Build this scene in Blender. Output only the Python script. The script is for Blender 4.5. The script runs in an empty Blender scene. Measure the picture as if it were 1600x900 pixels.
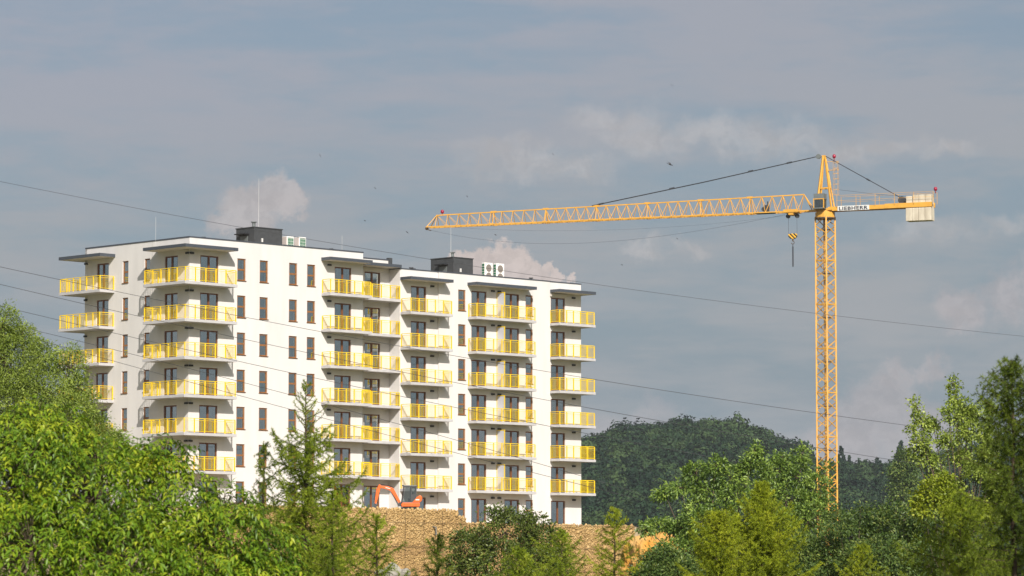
import bpy, bmesh, math, random
import numpy as np
from mathutils import Vector, Matrix
R = math.radians
random.seed(7)
rng = np.random.default_rng(7)
S = bpy.context.scene
COL = S.collection

# ------------------------------------------------------------------ camera
F_PX = 5400.0                                  # focal length in photo pixels (1600 wide)
PITCH = math.atan(468.0 / F_PX)                # camera tilted up a little
cam = bpy.data.cameras.new('camera')
camo = bpy.data.objects.new('camera', cam); COL.objects.link(camo)
camo.location = (0, 0, 0); camo.rotation_euler = (R(90) + PITCH, 0, 0)
cam.sensor_width = 36; cam.lens = 36 * F_PX / 1600
cam.clip_start = 0.5; cam.clip_end = 12000
cam.dof.use_dof = True; cam.dof.focus_distance = 280; cam.dof.aperture_fstop = 6.3
S.camera = camo
cp, sp = math.cos(PITCH), math.sin(PITCH)
def at(px, py, Y):
    """world point seen at photo pixel (px, py), Y metres in front of the camera"""
    a = (px - 800) / F_PX; b = -(py - 450) / F_PX
    k = Y / (cp - b * sp)
    return Vector((a * k, Y, (sp + b * cp) * k))

# ------------------------------------------------------------------ light
S.view_settings.view_transform = 'Standard'; S.view_settings.look = 'None'
S.view_settings.exposure = 0.45; S.view_settings.gamma = 1.0
S.render.engine = 'CYCLES'
S.cycles.max_bounces = 8; S.cycles.transparent_max_bounces = 12
S.cycles.volume_bounces = 0
to_sun = Vector((0.28, -1.127, 0.80)).normalized()
SUN_EL = math.asin(to_sun.z); SUN_ROT = math.atan2(to_sun.x, to_sun.y)
sl = bpy.data.lights.new('sun', 'SUN'); sl.energy = 4.3; sl.angle = R(0.53); sl.color = (1.0, 0.94, 0.86)
so = bpy.data.objects.new('sun', sl); COL.objects.link(so)
so.rotation_euler = (-to_sun).to_track_quat('-Z', 'Y').to_euler()
so.location = (0, -50, 200)

SKY_STRENGTH = 0.060
W = bpy.data.worlds.new('World'); S.world = W; W.use_nodes = True
nt = W.node_tree; nt.nodes.clear()
def N(t, **k):
    n = nt.nodes.new(t)
    for a, v in k.items(): setattr(n, a, v)
    return n
def val(sock, v):
    if isinstance(v, bpy.types.NodeSocket): nt.links.new(v, sock)
    else: sock.default_value = v
def math_(op, a, b=None, c=None, clamp=False):
    n = N('ShaderNodeMath', operation=op, use_clamp=clamp); val(n.inputs[0], a)
    if b is not None: val(n.inputs[1], b)
    if c is not None: val(n.inputs[2], c)
    return n.outputs[0]
def vmath(op, a, b=None):
    n = N('ShaderNodeVectorMath', operation=op); val(n.inputs[0], a)
    if b is not None: val(n.inputs[1], b)
    return n.outputs['Value'] if op in ('LENGTH', 'DISTANCE', 'DOT_PRODUCT') else n.outputs[0]
def mixc(f, a, b):
    n = N('ShaderNodeMix', data_type='RGBA'); val(n.inputs[0], f); val(n.inputs[6], a); val(n.inputs[7], b)
    return n.outputs[2]
def noise_(vec, scale, detail=6, rough=0.55):
    n = N('ShaderNodeTexNoise'); val(n.inputs['Vector'], vec); n.inputs['Scale'].default_value = scale
    n.inputs['Detail'].default_value = detail; n.inputs['Roughness'].default_value = rough
    return n
def smooth(x, lo, hi):
    n = N('ShaderNodeMapRange', interpolation_type='SMOOTHSTEP'); val(n.inputs[0], x)
    n.inputs[1].default_value = lo; n.inputs[2].default_value = hi
    return n.outputs[0]
sky = N('ShaderNodeTexSky', sky_type='NISHITA', sun_disc=False, sun_elevation=SUN_EL, sun_rotation=SUN_ROT,
        air_density=1.0, dust_density=3.3, ozone_density=2.0)
tc = N('ShaderNodeTexCoord'); D = tc.outputs['Generated']
hs = N('ShaderNodeHueSaturation'); hs.inputs['Saturation'].default_value = 0.66; hs.inputs['Value'].default_value = 1.0
nt.links.new(sky.outputs[0], hs.inputs['Color'])
clear = vmath('MULTIPLY', hs.outputs[0], (0.925, 0.99, 1.05))
# pale blue-grey air along the whole horizon
sepz = N('ShaderNodeSeparateXYZ'); nt.links.new(D, sepz.inputs[0])
K = 1.0 / SKY_STRENGTH
clear = mixc(math_('MULTIPLY', math_('SUBTRACT', 1.0, smooth(math_('ABSOLUTE', sepz.outputs['Z']), 0.0, 0.19)), 0.75), clear, (0.212 * K, 0.268 * K, 0.322 * K, 1))
# thin veil of high cloud over the whole dome
v1 = vmath('MULTIPLY', D, (1.0, 1.0, 3.6))
wv = vmath('MULTIPLY', vmath('SUBTRACT', noise_(v1, 16.0, 4, 0.55).outputs['Color'], (0.5, 0.5, 0.5)), (0.05, 0.05, 0.03))
n1 = noise_(vmath('ADD', vmath('ADD', v1, wv), (3.1, 0.4, 1.7)), 8.0, 4, 0.5).outputs[0]
n2 = noise_(vmath('ADD', vmath('ADD', vmath('MULTIPLY', D, (1.0, 1.0, 5.0)), wv), (7.3, 2.0, 5.0)), 21.0, 9, 0.60).outputs[0]
veil = math_('MULTIPLY', smooth(math_('MULTIPLY_ADD', n2, 0.55, math_('MULTIPLY', n1, 0.60)), 0.43, 0.70), 0.85)
K = 1.0 / SKY_STRENGTH
lighten = N('ShaderNodeMix', data_type='RGBA', blend_type='LIGHTEN'); lighten.inputs[0].default_value = 1.0
val(lighten.inputs[6], clear); lighten.inputs[7].default_value = (0.272 * K, 0.282 * K, 0.298 * K, 1)
col = mixc(veil, clear, lighten.outputs[2])    # thin cloud never darkens the bright air round the sun
# cumulus heads low over the horizon, each a cluster of round puffs placed by its direction in the sky
warp = vmath('SUBTRACT', noise_(D, 95.0, 7, 0.62).outputs['Color'], (0.5, 0.5, 0.5))
warp2 = vmath('SUBTRACT', noise_(D, 22.0, 3, 0.5).outputs['Color'], (0.5, 0.5, 0.5))
Dw = vmath('ADD', D, vmath('ADD', vmath('MULTIPLY', warp, (0.020, 0.020, 0.018)), vmath('MULTIPLY', warp2, (0.014, 0.014, 0.010))))
puffs = {  # strength: [(px, py, radius px)]
    0.80: [(760, 412, 40), (738, 402, 26), (790, 418, 42), (822, 430, 34), (866, 426, 22), (845, 444, 30)],
    0.60: [(410, 308, 46), (372, 325, 42), (445, 312, 32), (350, 345, 40), (395, 350, 50)],
    0.50: [(1575, 470, 60), (1610, 440, 50), (1500, 490, 50), (1455, 575, 34), (1440, 585, 30), (1390, 600, 40), (1370, 640, 70), (1330, 690, 80), (1430, 690, 80)],
    0.30: [(1025, 655, 46), (990, 672, 50), (945, 680, 44), (1085, 690, 50)],
    0.52: [(840, 255, 120), (780, 250, 80), (910, 262, 80), (1010, 220, 120), (1120, 212, 120), (1220, 218, 140), (1320, 226, 110), (1390, 220, 70), (960, 190, 110), (1480, 235, 60), (1000, 386, 60), (1090, 384, 40), (1450, 355, 90), (1560, 350, 70)],
}
base_col = {0.80: (0.49, 0.415, 0.385), 0.60: (0.41, 0.365, 0.355), 0.50: (0.37, 0.33, 0.335), 0.30: (0.36, 0.33, 0.345), 0.52: (0.375, 0.360, 0.362)}
for stg, lst in puffs.items():
    m = None
    for (px, py, r) in lst:
        d = at(px, py, 1000).normalized()
        flat = 0.36 if stg == 0.52 else 0.92
        diff = vmath('MULTIPLY', vmath('SUBTRACT', Dw, tuple(d)), (1, 1, 1 / flat))
        q = math_('SUBTRACT', 1.0, math_('DIVIDE', vmath('LENGTH', diff), r / 5430.0))
        m = q if m is None else math_('SMOOTH_MAX', m, q, 0.25)
    soft = {0.80: 0.22, 0.60: 0.45, 0.52: 0.9}.get(stg, 0.6)
    fac = math_('MULTIPLY', smooth(m, -0.06, soft), stg)
    lum = noise_(Dw, 110.0, 6, 0.6).outputs[0]
    c = base_col[stg]
    cc = mixc(smooth(lum, 0.35, 0.65), tuple(x * K * 0.86 for x in c) + (1,), tuple(x * K * 1.08 for x in c) + (1,))
    col = mixc(fac, col, cc)
bg = N('ShaderNodeBackground'); bg.inputs[1].default_value = SKY_STRENGTH
nt.links.new(col, bg.inputs[0])
wo = N('ShaderNodeOutputWorld'); nt.links.new(bg.outputs[0], wo.inputs[0])

# ------------------------------------------------------------------ materials
def mat(name, color, rough=0.7, spec=0.3, metal=0.0, var=0.0, vscale=3.0, color2=None, bump=0.0, bscale=20.0, mapping=None):
    m = bpy.data.materials.new(name); m.use_nodes = True
    t = m.node_tree; b = t.nodes['Principled BSDF']
    b.inputs['Base Color'].default_value = (*color, 1); b.inputs['Roughness'].default_value = rough
    b.inputs['Specular IOR Level'].default_value = spec; b.inputs['Metallic'].default_value = metal
    if var or color2 or bump:
        tcn = t.nodes.new('ShaderNodeTexCoord'); v = tcn.outputs['Object']
        if mapping:
            mp = t.nodes.new('ShaderNodeMapping'); mp.inputs['Scale'].default_value = mapping
            t.links.new(v, mp.inputs[0]); v = mp.outputs[0]
        nz = t.nodes.new('ShaderNodeTexNoise'); nz.inputs['Scale'].default_value = vscale; nz.inputs['Detail'].default_value = 6
        t.links.new(v, nz.inputs['Vector'])
        if var or color2:
            cr = t.nodes.new('ShaderNodeValToRGB')
            c2 = color2 or tuple(max(0, c * (1 - var)) for c in color)
            c1 = color if color2 else tuple(min(1, c * (1 + var * 0.4)) for c in color)
            cr.color_ramp.elements[0].position = 0.33; cr.color_ramp.elements[1].position = 0.66
            cr.color_ramp.elements[0].color = (*c2, 1); cr.color_ramp.elements[1].color = (*c1, 1)
            t.links.new(nz.outputs[0], cr.inputs[0]); t.links.new(cr.outputs[0], b.inputs['Base Color'])
        if bump:
            nb = t.nodes.new('ShaderNodeTexNoise'); nb.inputs['Scale'].default_value = bscale; nb.inputs['Detail'].default_value = 5
            t.links.new(v, nb.inputs['Vector'])
            bp = t.nodes.new('ShaderNodeBump'); bp.inputs['Strength'].default_value = bump; bp.inputs['Distance'].default_value = 0.05
            t.links.new(nb.outputs[0], bp.inputs['Height']); t.links.new(bp.outputs[0], b.inputs['Normal'])
    return m
def leaf_mat(name, dark, mid, light, trans=0.3, rough=0.5, spec=0.35):
    """each leaf carries its own random tint; colour is the leaf's own, light does the rest"""
    if trans > 0.2: dark, mid, light = [tuple(c * k for c, k in zip(q, (1.36, 1.45, 1.0))) for q in (dark, mid, light)]
    m = bpy.data.materials.new(name); m.use_nodes = True
    t = m.node_tree; b = t.nodes['Principled BSDF']; o = t.nodes['Material Output']
    a = t.nodes.new('ShaderNodeAttribute'); a.attribute_name = 'tint'
    cr = t.nodes.new('ShaderNodeValToRGB'); e = cr.color_ramp.elements
    e[0].position = 0.0; e[0].color = (*dark, 1); e[1].position = 1.0; e[1].color = (*light, 1)
    x = e.new(0.55); x.color = (*mid, 1)
    t.links.new(a.outputs['Fac'], cr.inputs[0]); t.links.new(cr.outputs[0], b.inputs['Base Color'])
    b.inputs['Roughness'].default_value = rough; b.inputs['Specular IOR Level'].default_value = spec
    tr = t.nodes.new('ShaderNodeBsdfTranslucent'); t.links.new(cr.outputs[0], tr.inputs[0])
    mx = t.nodes.new('ShaderNodeMixShader'); mx.inputs[0].default_value = trans
    t.links.new(b.outputs[0], mx.inputs[1]); t.links.new(tr.outputs[0], mx.inputs[2]); t.links.new(mx.outputs[0], o.inputs[0])
    return m
M = {}
M['plaster'] = mat('white_plaster', (0.635, 0.612, 0.592), 0.85, 0.15, var=0.06, vscale=1.1, bump=0.05, bscale=30, mapping=(1, 1, 0.16))
M['plaster_grey'] = mat('grey_plaster', (0.66, 0.65, 0.63), 0.85, 0.15, var=0.05, vscale=0.5)
M['soffit'] = mat('white_soffit', (0.60, 0.565, 0.52), 0.85, 0.15, var=0.04, vscale=1.0)
M['slab'] = mat('pale_concrete', (0.47, 0.455, 0.455), 0.85, 0.2, var=0.10, vscale=1.4)
M['fascia'] = mat('grey_metal_fascia', (0.060, 0.068, 0.082), 0.5, 0.4, var=0.08, vscale=2)
M['cladding'] = mat('anthracite_cladding', (0.055, 0.058, 0.062), 0.6, 0.3, var=0.18, vscale=2.5)
M['wood'] = mat('golden_oak_frame', (0.26, 0.110, 0.034), 0.45, 0.4, var=0.3, vscale=4)
M['wood_dark'] = mat('brown_oak_frame', (0.16, 0.06, 0.022), 0.45, 0.4, var=0.3, vscale=4)
M['yellow'] = mat('yellow_railing_paint', (0.80, 0.55, 0.012), 0.4, 0.4, var=0.05, vscale=1)
M['black'] = mat('black_lamp', (0.02, 0.02, 0.022), 0.5, 0.4)
M['crane'] = mat('crane_yellow_paint', (0.66, 0.340, 0.052), 0.45, 0.4, var=0.14, vscale=1.3)
M['crane_dark'] = mat('weathered_steel', (0.10, 0.065, 0.04), 0.6, 0.4, var=0.3, vscale=5)
M['rope'] = mat('steel_rope', (0.045, 0.05, 0.06), 0.6, 0.4)
M['cab_grey'] = mat('crane_cab_grey', (0.135, 0.15, 0.15), 0.5, 0.4, var=0.1)
M['ballast'] = mat('cream_concrete', (0.60, 0.54, 0.43), 0.85, 0.2, color2=(0.42, 0.365, 0.28), vscale=0.9, mapping=(1.5, 1.5, 0.5))
M['red'] = mat('red_beacon', (0.30, 0.01, 0.04), 0.3, 0.5)
M['white'] = mat('white_panel', (0.62, 0.62, 0.60), 0.5, 0.4, var=0.03)
M['navy'] = mat('dark_letters', (0.012, 0.015, 0.035), 0.5, 0.4)
M['orange'] = mat('orange_machine_paint', (0.68, 0.12, 0.015), 0.35, 0.5, var=0.10, vscale=2)
M['rubber'] = mat('black_rubber', (0.025, 0.024, 0.023), 0.8, 0.2, var=0.2)
M['grime'] = mat('dark_grey_steel', (0.05, 0.052, 0.056), 0.5, 0.4, var=0.2)
M['ac_white'] = mat('ac_white', (0.78, 0.77, 0.74), 0.45, 0.4, var=0.03)
M['ac_pink'] = mat('ac_side_panel', (0.60, 0.53, 0.50), 0.5, 0.4, var=0.04)
M['coil'] = mat('green_coil', (0.035, 0.16, 0.085), 0.5, 0.3, var=0.3, vscale=8)
M['fan'] = mat('brown_grey_fan', (0.20, 0.175, 0.155), 0.5, 0.3)
M['bark'] = mat('grey_brown_bark', (0.12, 0.09, 0.065), 0.9, 0.1, var=0.35, vscale=12)
M['bark_dark'] = mat('dark_larch_bark', (0.07, 0.05, 0.035), 0.9, 0.1, var=0.35, vscale=12)
M['bird'] = mat('bird_plumage', (0.06, 0.06, 0.065), 0.8, 0.2)
M['wire'] = mat('cable_sheath', (0.07, 0.07, 0.075), 0.6, 0.3)
M['boulder'] = mat('white_limestone', (0.30, 0.28, 0.24), 0.9, 0.1, var=0.25, vscale=2, bump=0.6, bscale=6)
M['bank'] = mat('orange_earth', (0.48, 0.31, 0.12), 0.95, 0.05, color2=(0.50, 0.24, 0.04), vscale=0.55, bump=1.0, bscale=2.5)
M['terrace'] = mat('tan_gravel', (0.42, 0.33, 0.21), 0.95, 0.05, var=0.25, vscale=2, bump=0.5, bscale=8)
M['core'] = mat('gabion_core', (0.36, 0.235, 0.10), 0.95, 0.05, var=0.3, vscale=3)
M['interior'] = mat('room_paint', (0.30, 0.28, 0.25), 0.9, 0.1)
def make_ground():
    m = mat('meadow_ground', (0.075, 0.105, 0.025), 0.95, 0.05, color2=(0.16, 0.13, 0.06), vscale=0.08, bump=0.5, bscale=0.8)
    return m
M['ground'] = make_ground()
def tint_mat(name, a, b, c, rough=0.9):
    m = leaf_mat(name, a, b, c, 0.0, rough, 0.1); return m
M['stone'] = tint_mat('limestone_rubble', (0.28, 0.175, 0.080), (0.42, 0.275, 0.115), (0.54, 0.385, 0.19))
def glass_mat(name, tintc, refl):
    m = bpy.data.materials.new(name); m.use_nodes = True; t = m.node_tree
    t.nodes.clear(); o = t.nodes.new('ShaderNodeOutputMaterial')
    tr = t.nodes.new('ShaderNodeBsdfTransparent'); tr.inputs[0].default_value = (*tintc, 1)
    gl = t.nodes.new('ShaderNodeBsdfGlossy'); gl.inputs['Roughness'].default_value = 0.02; gl.inputs[0].default_value = (0.82, 0.88, 0.87, 1)
    mx = t.nodes.new('ShaderNodeMixShader'); mx.inputs[0].default_value = refl
    t.links.new(tr.outputs[0], mx.inputs[1]); t.links.new(gl.outputs[0], mx.inputs[2]); t.links.new(mx.outputs[0], o.inputs[0])
    return m
M['glass'] = glass_mat('window_glass', (0.68, 0.72, 0.71), 0.48)
M['cab_glass'] = glass_mat('cab_glass', (0.22, 0.27, 0.26), 0.22)
def frosted():
    m = bpy.data.materials.new('frosted_glass'); m.use_nodes = True; t = m.node_tree
    b = t.nodes['Principled BSDF']; o = t.nodes['Material Output']
    b.inputs['Base Color'].default_value = (0.60, 0.60, 0.64, 1); b.inputs['Roughness'].default_value = 0.5
    tr = t.nodes.new('ShaderNodeBsdfTranslucent'); tr.inputs[0].default_value = (0.70, 0.70, 0.75, 1)
    mx = t.nodes.new('ShaderNodeMixShader'); mx.inputs[0].default_value = 0.18
    t.links.new(b.outputs[0], mx.inputs[1]); t.links.new(tr.outputs[0], mx.inputs[2]); t.links.new(mx.outputs[0], o.inputs[0])
    return m
M['frosted'] = frosted()
def stripes():
    m = bpy.data.materials.new('black_yellow_stripes'); m.use_nodes = True; t = m.node_tree
    b = t.nodes['Principled BSDF']; b.inputs['Roughness'].default_value = 0.5
    tcn = t.nodes.new('ShaderNodeTexCoord'); sx = t.nodes.new('ShaderNodeSeparateXYZ'); t.links.new(tcn.outputs['Object'], sx.inputs[0])
    ad = t.nodes.new('ShaderNodeMath'); ad.operation = 'SUBTRACT'; t.links.new(sx.outputs['X'], ad.inputs[0]); t.links.new(sx.outputs['Z'], ad.inputs[1])
    fr = t.nodes.new('ShaderNodeMath'); fr.operation = 'PINGPONG'; fr.inputs[1].default_value = 0.27; t.links.new(ad.outputs[0], fr.inputs[0])
    gt = t.nodes.new('ShaderNodeMath'); gt.operation = 'GREATER_THAN'; gt.inputs[1].default_value = 0.135; t.links.new(fr.outputs[0], gt.inputs[0])
    mx = t.nodes.new('ShaderNodeMix'); mx.data_type = 'RGBA'; mx.inputs[6].default_value = (0.02, 0.018, 0.015, 1); mx.inputs[7].default_value = (0.76, 0.42, 0.04, 1)
    t.links.new(gt.outputs[0], mx.inputs[0]); t.links.new(mx.outputs[2], b.inputs['Base Color'])
    return m
M['stripes'] = stripes()
M['walnut'] = leaf_mat('walnut_leaf', (0.029, 0.061, 0.010), (0.121, 0.196, 0.014), (0.299, 0.318, 0.031), 0.40, 0.42, 0.4)
M['willow'] = leaf_mat('willow_leaf', (0.059, 0.091, 0.024), (0.176, 0.216, 0.042), (0.332, 0.369, 0.121), 0.36, 0.5, 0.4)
M['larch'] = leaf_mat('larch_needle', (0.085, 0.120, 0.012), (0.189, 0.232, 0.021), (0.325, 0.351, 0.046), 0.40, 0.6, 0.2)
M['larch_gold'] = leaf_mat('golden_larch_needle', (0.105, 0.130, 0.013), (0.241, 0.273, 0.020), (0.368, 0.368, 0.036), 0.40, 0.6, 0.2)
M['larch_deep'] = leaf_mat('deep_larch_needle', (0.031, 0.050, 0.008), (0.082, 0.114, 0.014), (0.177, 0.209, 0.028), 0.38, 0.6, 0.2)
M['dark_leaf'] = leaf_mat('hornbeam_leaf', (0.030, 0.052, 0.012), (0.078, 0.100, 0.024), (0.20, 0.21, 0.06), 0.30, 0.42, 0.5)
M['robinia'] = leaf_mat('robinia_leaf', (0.030, 0.062, 0.018), (0.129, 0.186, 0.044), (0.336, 0.400, 0.114), 0.38, 0.42, 0.5)
M['poplar'] = leaf_mat('poplar_leaf', (0.064, 0.096, 0.029), (0.198, 0.241, 0.053), (0.426, 0.451, 0.145), 0.36, 0.4, 0.5)
M['sapling'] = leaf_mat('yellow_green_leaf', (0.09, 0.12, 0.012), (0.18, 0.21, 0.02), (0.29, 0.28, 0.035), 0.35, 0.45, 0.4)
M['shrub'] = leaf_mat('shrub_leaf', (0.020, 0.041, 0.016), (0.071, 0.109, 0.033), (0.229, 0.240, 0.072), 0.30, 0.45, 0.4)
M['forest'] = leaf_mat('far_forest_leaf', (0.005, 0.018, 0.009), (0.018, 0.043, 0.016), (0.050, 0.084, 0.026), 0.15, 0.6, 0.15)

# ------------------------------------------------------------------ helpers
def link(o, parent=None):
    COL.objects.link(o)
    if parent: o.parent = parent
    return o
def tag(o, label=None, cat=None, group=None, kind=None):
    if label: o['label'] = label
    if cat: o['category'] = cat
    if group: o['group'] = group
    if kind: o['kind'] = kind
    return o
def empty(name, loc=(0, 0, 0), rz=0.0, label=None, cat=None, group=None):
    o = bpy.data.objects.new(name, None); COL.objects.link(o)
    o.location = loc; o.rotation_euler = (0, 0, rz); o.empty_display_size = 0.3
    return tag(o, label, cat, group)
class MB:
    def __init__(s): s.v = []; s.f = []
    def box(s, x0, x1, y0, y1, z0, z1):
        n = len(s.v)
        s.v += [(x0, y0, z0), (x1, y0, z0), (x1, y1, z0), (x0, y1, z0), (x0, y0, z1), (x1, y0, z1), (x1, y1, z1), (x0, y1, z1)]
        s.f += [(n, n + 3, n + 2, n + 1), (n + 4, n + 5, n + 6, n + 7), (n, n + 1, n + 5, n + 4), (n + 1, n + 2, n + 6, n + 5), (n + 2, n + 3, n + 7, n + 6), (n + 3, n, n + 4, n + 7)]
        return s
    def prism(s, poly, h0, h1, axis='z'):
        """poly: 2D outline; extruded from h0 to h1 along axis"""
        n = len(s.v); k = len(poly)
        def P(a, b, h): return {'z': (a, b, h), 'y': (a, h, b), 'x': (h, a, b)}[axis]
        s.v += [P(a, b, h0) for a, b in poly] + [P(a, b, h1) for a, b in poly]
        s.f.append(tuple(range(n + k - 1, n - 1, -1))); s.f.append(tuple(range(n + k, n + 2 * k)))
        for i in range(k):
            j = (i + 1) % k; s.f.append((n + i, n + j, n + k + j, n + k + i))
        return s
    def tube(s, pts, r, k=6, r1=None, caps=True):
        pts = [Vector(p) for p in pts]; m = len(pts); r1 = r if r1 is None else r1
        n0 = len(s.v)
        up = Vector((0, 0, 1))
        for i, p in enumerate(pts):
            d = (pts[min(i + 1, m - 1)] - pts[max(i - 1, 0)])
            d = d.normalized() if d.length > 1e-9 else Vector((0, 0, 1))
            a = d.cross(up)
            if a.length < 0.05: a = d.cross(Vector((1, 0, 0)))
            a.normalize(); b = d.cross(a)
            rr = r + (r1 - r) * i / max(1, m - 1)
            for j in range(k):
                t = 2 * math.pi * (j + 0.5) / k
                q = p + (a * math.cos(t) + b * math.sin(t)) * rr
                s.v.append(tuple(q))
        for i in range(m - 1):
            for j in range(k):
                j2 = (j + 1) % k
                s.f.append((n0 + i * k + j, n0 + i * k + j2, n0 + (i + 1) * k + j2, n0 + (i + 1) * k + j))
        if caps:
            s.f.append(tuple(n0 + j for j in range(k - 1, -1, -1))); s.f.append(tuple(n0 + (m - 1) * k + j for j in range(k)))
        return s
    def bar(s, p, q, w): return s.tube([p, q], w * 0.7071, 4)
    def ball(s, c, r, seg=10, ring=6, sc=(1, 1, 1), jitter=0.0, rnd=random):
        n = len(s.v)
        for i in range(ring + 1):
            ph = math.pi * i / ring
            for j in range(seg):
                th = 2 * math.pi * j / seg; g = r * (1 + rnd.uniform(-jitter, jitter))
                s.v.append((c[0] + g * sc[0] * math.sin(ph) * math.cos(th), c[1] + g * sc[1] * math.sin(ph) * math.sin(th), c[2] + g * sc[2] * math.cos(ph)))
        for i in range(ring):
            for j in range(seg):
                j2 = (j + 1) % seg
                s.f.append((n + i * seg + j, n + (i + 1) * seg + j, n + (i + 1) * seg + j2, n + i * seg + j2))
        return s
    def mesh(s, name, m):
        me = bpy.data.meshes.new(name); me.from_pydata(s.v, [], s.f); me.update()
        me.validate()
        bm = bmesh.new(); bm.from_mesh(me); bmesh.ops.recalc_face_normals(bm, faces=bm.faces); bm.to_mesh(me); bm.free()
        if m: me.materials.append(m)
        return me
    def build(s, name, m, parent=None, smooth=False, bevel=0.0):
        me = s.mesh(name, m)
        if smooth: me.polygons.foreach_set('use_smooth', [True] * len(me.polygons))
        o = bpy.data.objects.new(name, me)
        if bevel:
            b = o.modifiers.new('bevel', 'BEVEL'); b.width = bevel; b.segments = 2; b.limit_method = 'ANGLE'; b.angle_limit = R(40)
        return link(o, parent)
def inst(name, me, parent=None, loc=(0, 0, 0), rz=0.0):
    o = bpy.data.objects.new(name, me); o.location = loc; o.rotation_euler = (0, 0, rz)
    return link(o, parent)
def tri_mesh(name, verts, tris, m, tint=None):
    me = bpy.data.meshes.new(name)
    verts = np.asarray(verts, dtype=np.float32); tris = np.asarray(tris, dtype=np.int32)
    me.vertices.add(len(verts)); me.vertices.foreach_set('co', verts.ravel())
    me.loops.add(tris.size); me.loops.foreach_set('vertex_index', tris.ravel())
    me.polygons.add(len(tris)); me.polygons.foreach_set('loop_start', np.arange(0, tris.size, 3, dtype=np.int32))
    me.update(calc_edges=True)
    if tint is not None:
        a = me.attributes.new('tint', 'FLOAT', 'POINT'); a.data.foreach_set('value', np.asarray(tint, dtype=np.float32))
    me.materials.append(m)
    return me

# ------------------------------------------------------------------ terrain
SIL = [(880, 706), (905, 698), (930, 686), (975, 676), (1040, 667), (1100, 664), (1150, 666), (1185, 672), (1215, 690), (1250, 705), (1268, 728),
       (1290, 730), (1320, 728), (1360, 730), (1400, 726), (1460, 720), (1520, 700), (1700, 690), (1900, 700)]
HY = 1500.0
silX = np.array([at(x, y, HY).x for x, y in SIL]); silZ = np.array([at(x, y, HY).z for x, y in SIL]) - 10.5
def smoothstep(a, b, x):
    t = np.clip((x - a) / (b - a), 0, 1); return t * t * (3 - 2 * t)
def Hn(X, Y):
    X = np.asarray(X, float); Y = np.asarray(Y, float)
    z = -1.7 + 2.3 * smoothstep(120, 250, Y)
    top = np.interp(X * HY / np.maximum(Y, 300), silX, silZ)
    top = np.where(X * HY / np.maximum(Y, 300) < silX[0] - 60, 14 + (top - 14) * 0.55, top)
    back = 1 - 0.75 * smoothstep(HY + 60, HY + 900, Y)
    z = z + (top - 0.6) * smoothstep(820, HY, Y) * back
    z = z + 0.25 * np.sin(X * 0.11 + 1.3) * np.cos(Y * 0.07) * smoothstep(60, 140, Y)
    return z
def H(x, y): return float(Hn(x, y))
def build_ground():
    xs = np.concatenate([np.linspace(-2600, -400, 12), np.linspace(-340, 420, 96), np.linspace(480, 2600, 12)])
    ys = np.concatenate([np.linspace(-300, 0, 5), np.linspace(15, 420, 46), np.linspace(450, 2300, 90), np.linspace(2500, 6000, 10)])
    X, Y = np.meshgrid(xs, ys); Z = Hn(X, Y)
    v = np.stack([X, Y, Z], -1).reshape(-1, 3); nx = len(xs)
    f = [(j * nx + i, j * nx + i + 1, (j + 1) * nx + i + 1, (j + 1) * nx + i) for j in range(len(ys) - 1) for i in range(nx - 1)]
    me = bpy.data.meshes.new('ground'); me.from_pydata(v.tolist(), [], f); me.update()
    me.polygons.foreach_set('use_smooth', [True] * len(me.polygons)); me.materials.append(M['ground'])
    o = link(bpy.data.objects.new('ground', me)); tag(o, kind='structure')
build_ground()

# ------------------------------------------------------------------ the apartment building (local: x along front, y inward, z up)
BX, BY, BRZ = -24.660, 263.044, R(44.5)
bld = empty('apartment_building', (BX, BY, 0), BRZ, 'white new apartment block in two stepped sections with yellow balcony railings and brown window frames', 'apartment building')
FA, FB = 2.875, 2.855
SLA = [23.2 - FA * k for k in range(7)]       # slab tops of the taller section
SLB = [22.2 - FB * k for k in range(7)]
TOPA, TOPR, TOPB = 26.7, 26.45, 25.7
WIN = 0.15
def facade(name, T, u0, u1, z0, z1, holes, depth, m=None):
    us = sorted({u0, u1} | {h[0] for h in holes} | {h[1] for h in holes}); zs = sorted({z0, z1} | {h[2] for h in holes} | {h[3] for h in holes})
    b = MB()
    def quad(*p):
        n = len(b.v); b.v += p; b.f.append((n, n + 1, n + 2, n + 3))
    for i in range(len(us) - 1):
        for j in range(len(zs) - 1):
            uc, zc = (us[i] + us[i + 1]) / 2, (zs[j] + zs[j + 1]) / 2
            if any(h[0] < uc < h[1] and h[2] < zc < h[3] for h in holes): continue
            quad(T(us[i], 0, zs[j]), T(us[i + 1], 0, zs[j]), T(us[i + 1], 0, zs[j + 1]), T(us[i], 0, zs[j + 1]))
    for (a, c, d, e) in holes:
        quad(T(a, 0, d), T(a, 0, e), T(a, depth, e), T(a, depth, d)); quad(T(c, 0, d), T(c, depth, d), T(c, depth, e), T(c, 0, e))
        quad(T(a, 0, e), T(c, 0, e), T(c, depth, e), T(a, depth, e)); quad(T(a, 0, d), T(a, depth, d), T(c, depth, d), T(c, 0, d))
    for (a, c, d, e) in holes:
        g0, g1 = depth + 0.004, depth + 0.30
        quad(T(a, g0, d), T(a, g0, e), T(a, g1, e), T(a, g1, d)); quad(T(c, g0, d), T(c, g1, d), T(c, g1, e), T(c, g0, e))
        quad(T(a, g0, e), T(c, g0, e), T(c, g1, e), T(a, g1, e)); quad(T(a, g0, d), T(a, g1, d), T(c, g1, d), T(c, g0, d))
    me = bpy.data.meshes.new(name); me.from_pydata(b.v, [], b.f); me.update()
    bm = bmesh.new(); bm.from_mesh(me); bmesh.ops.remove_doubles(bm, verts=bm.verts, dist=1e-5); bm.to_mesh(me); bm.free()
    me.materials.append(m or M['plaster'])
    return link(bpy.data.objects.new(name, me), bld)
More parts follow.
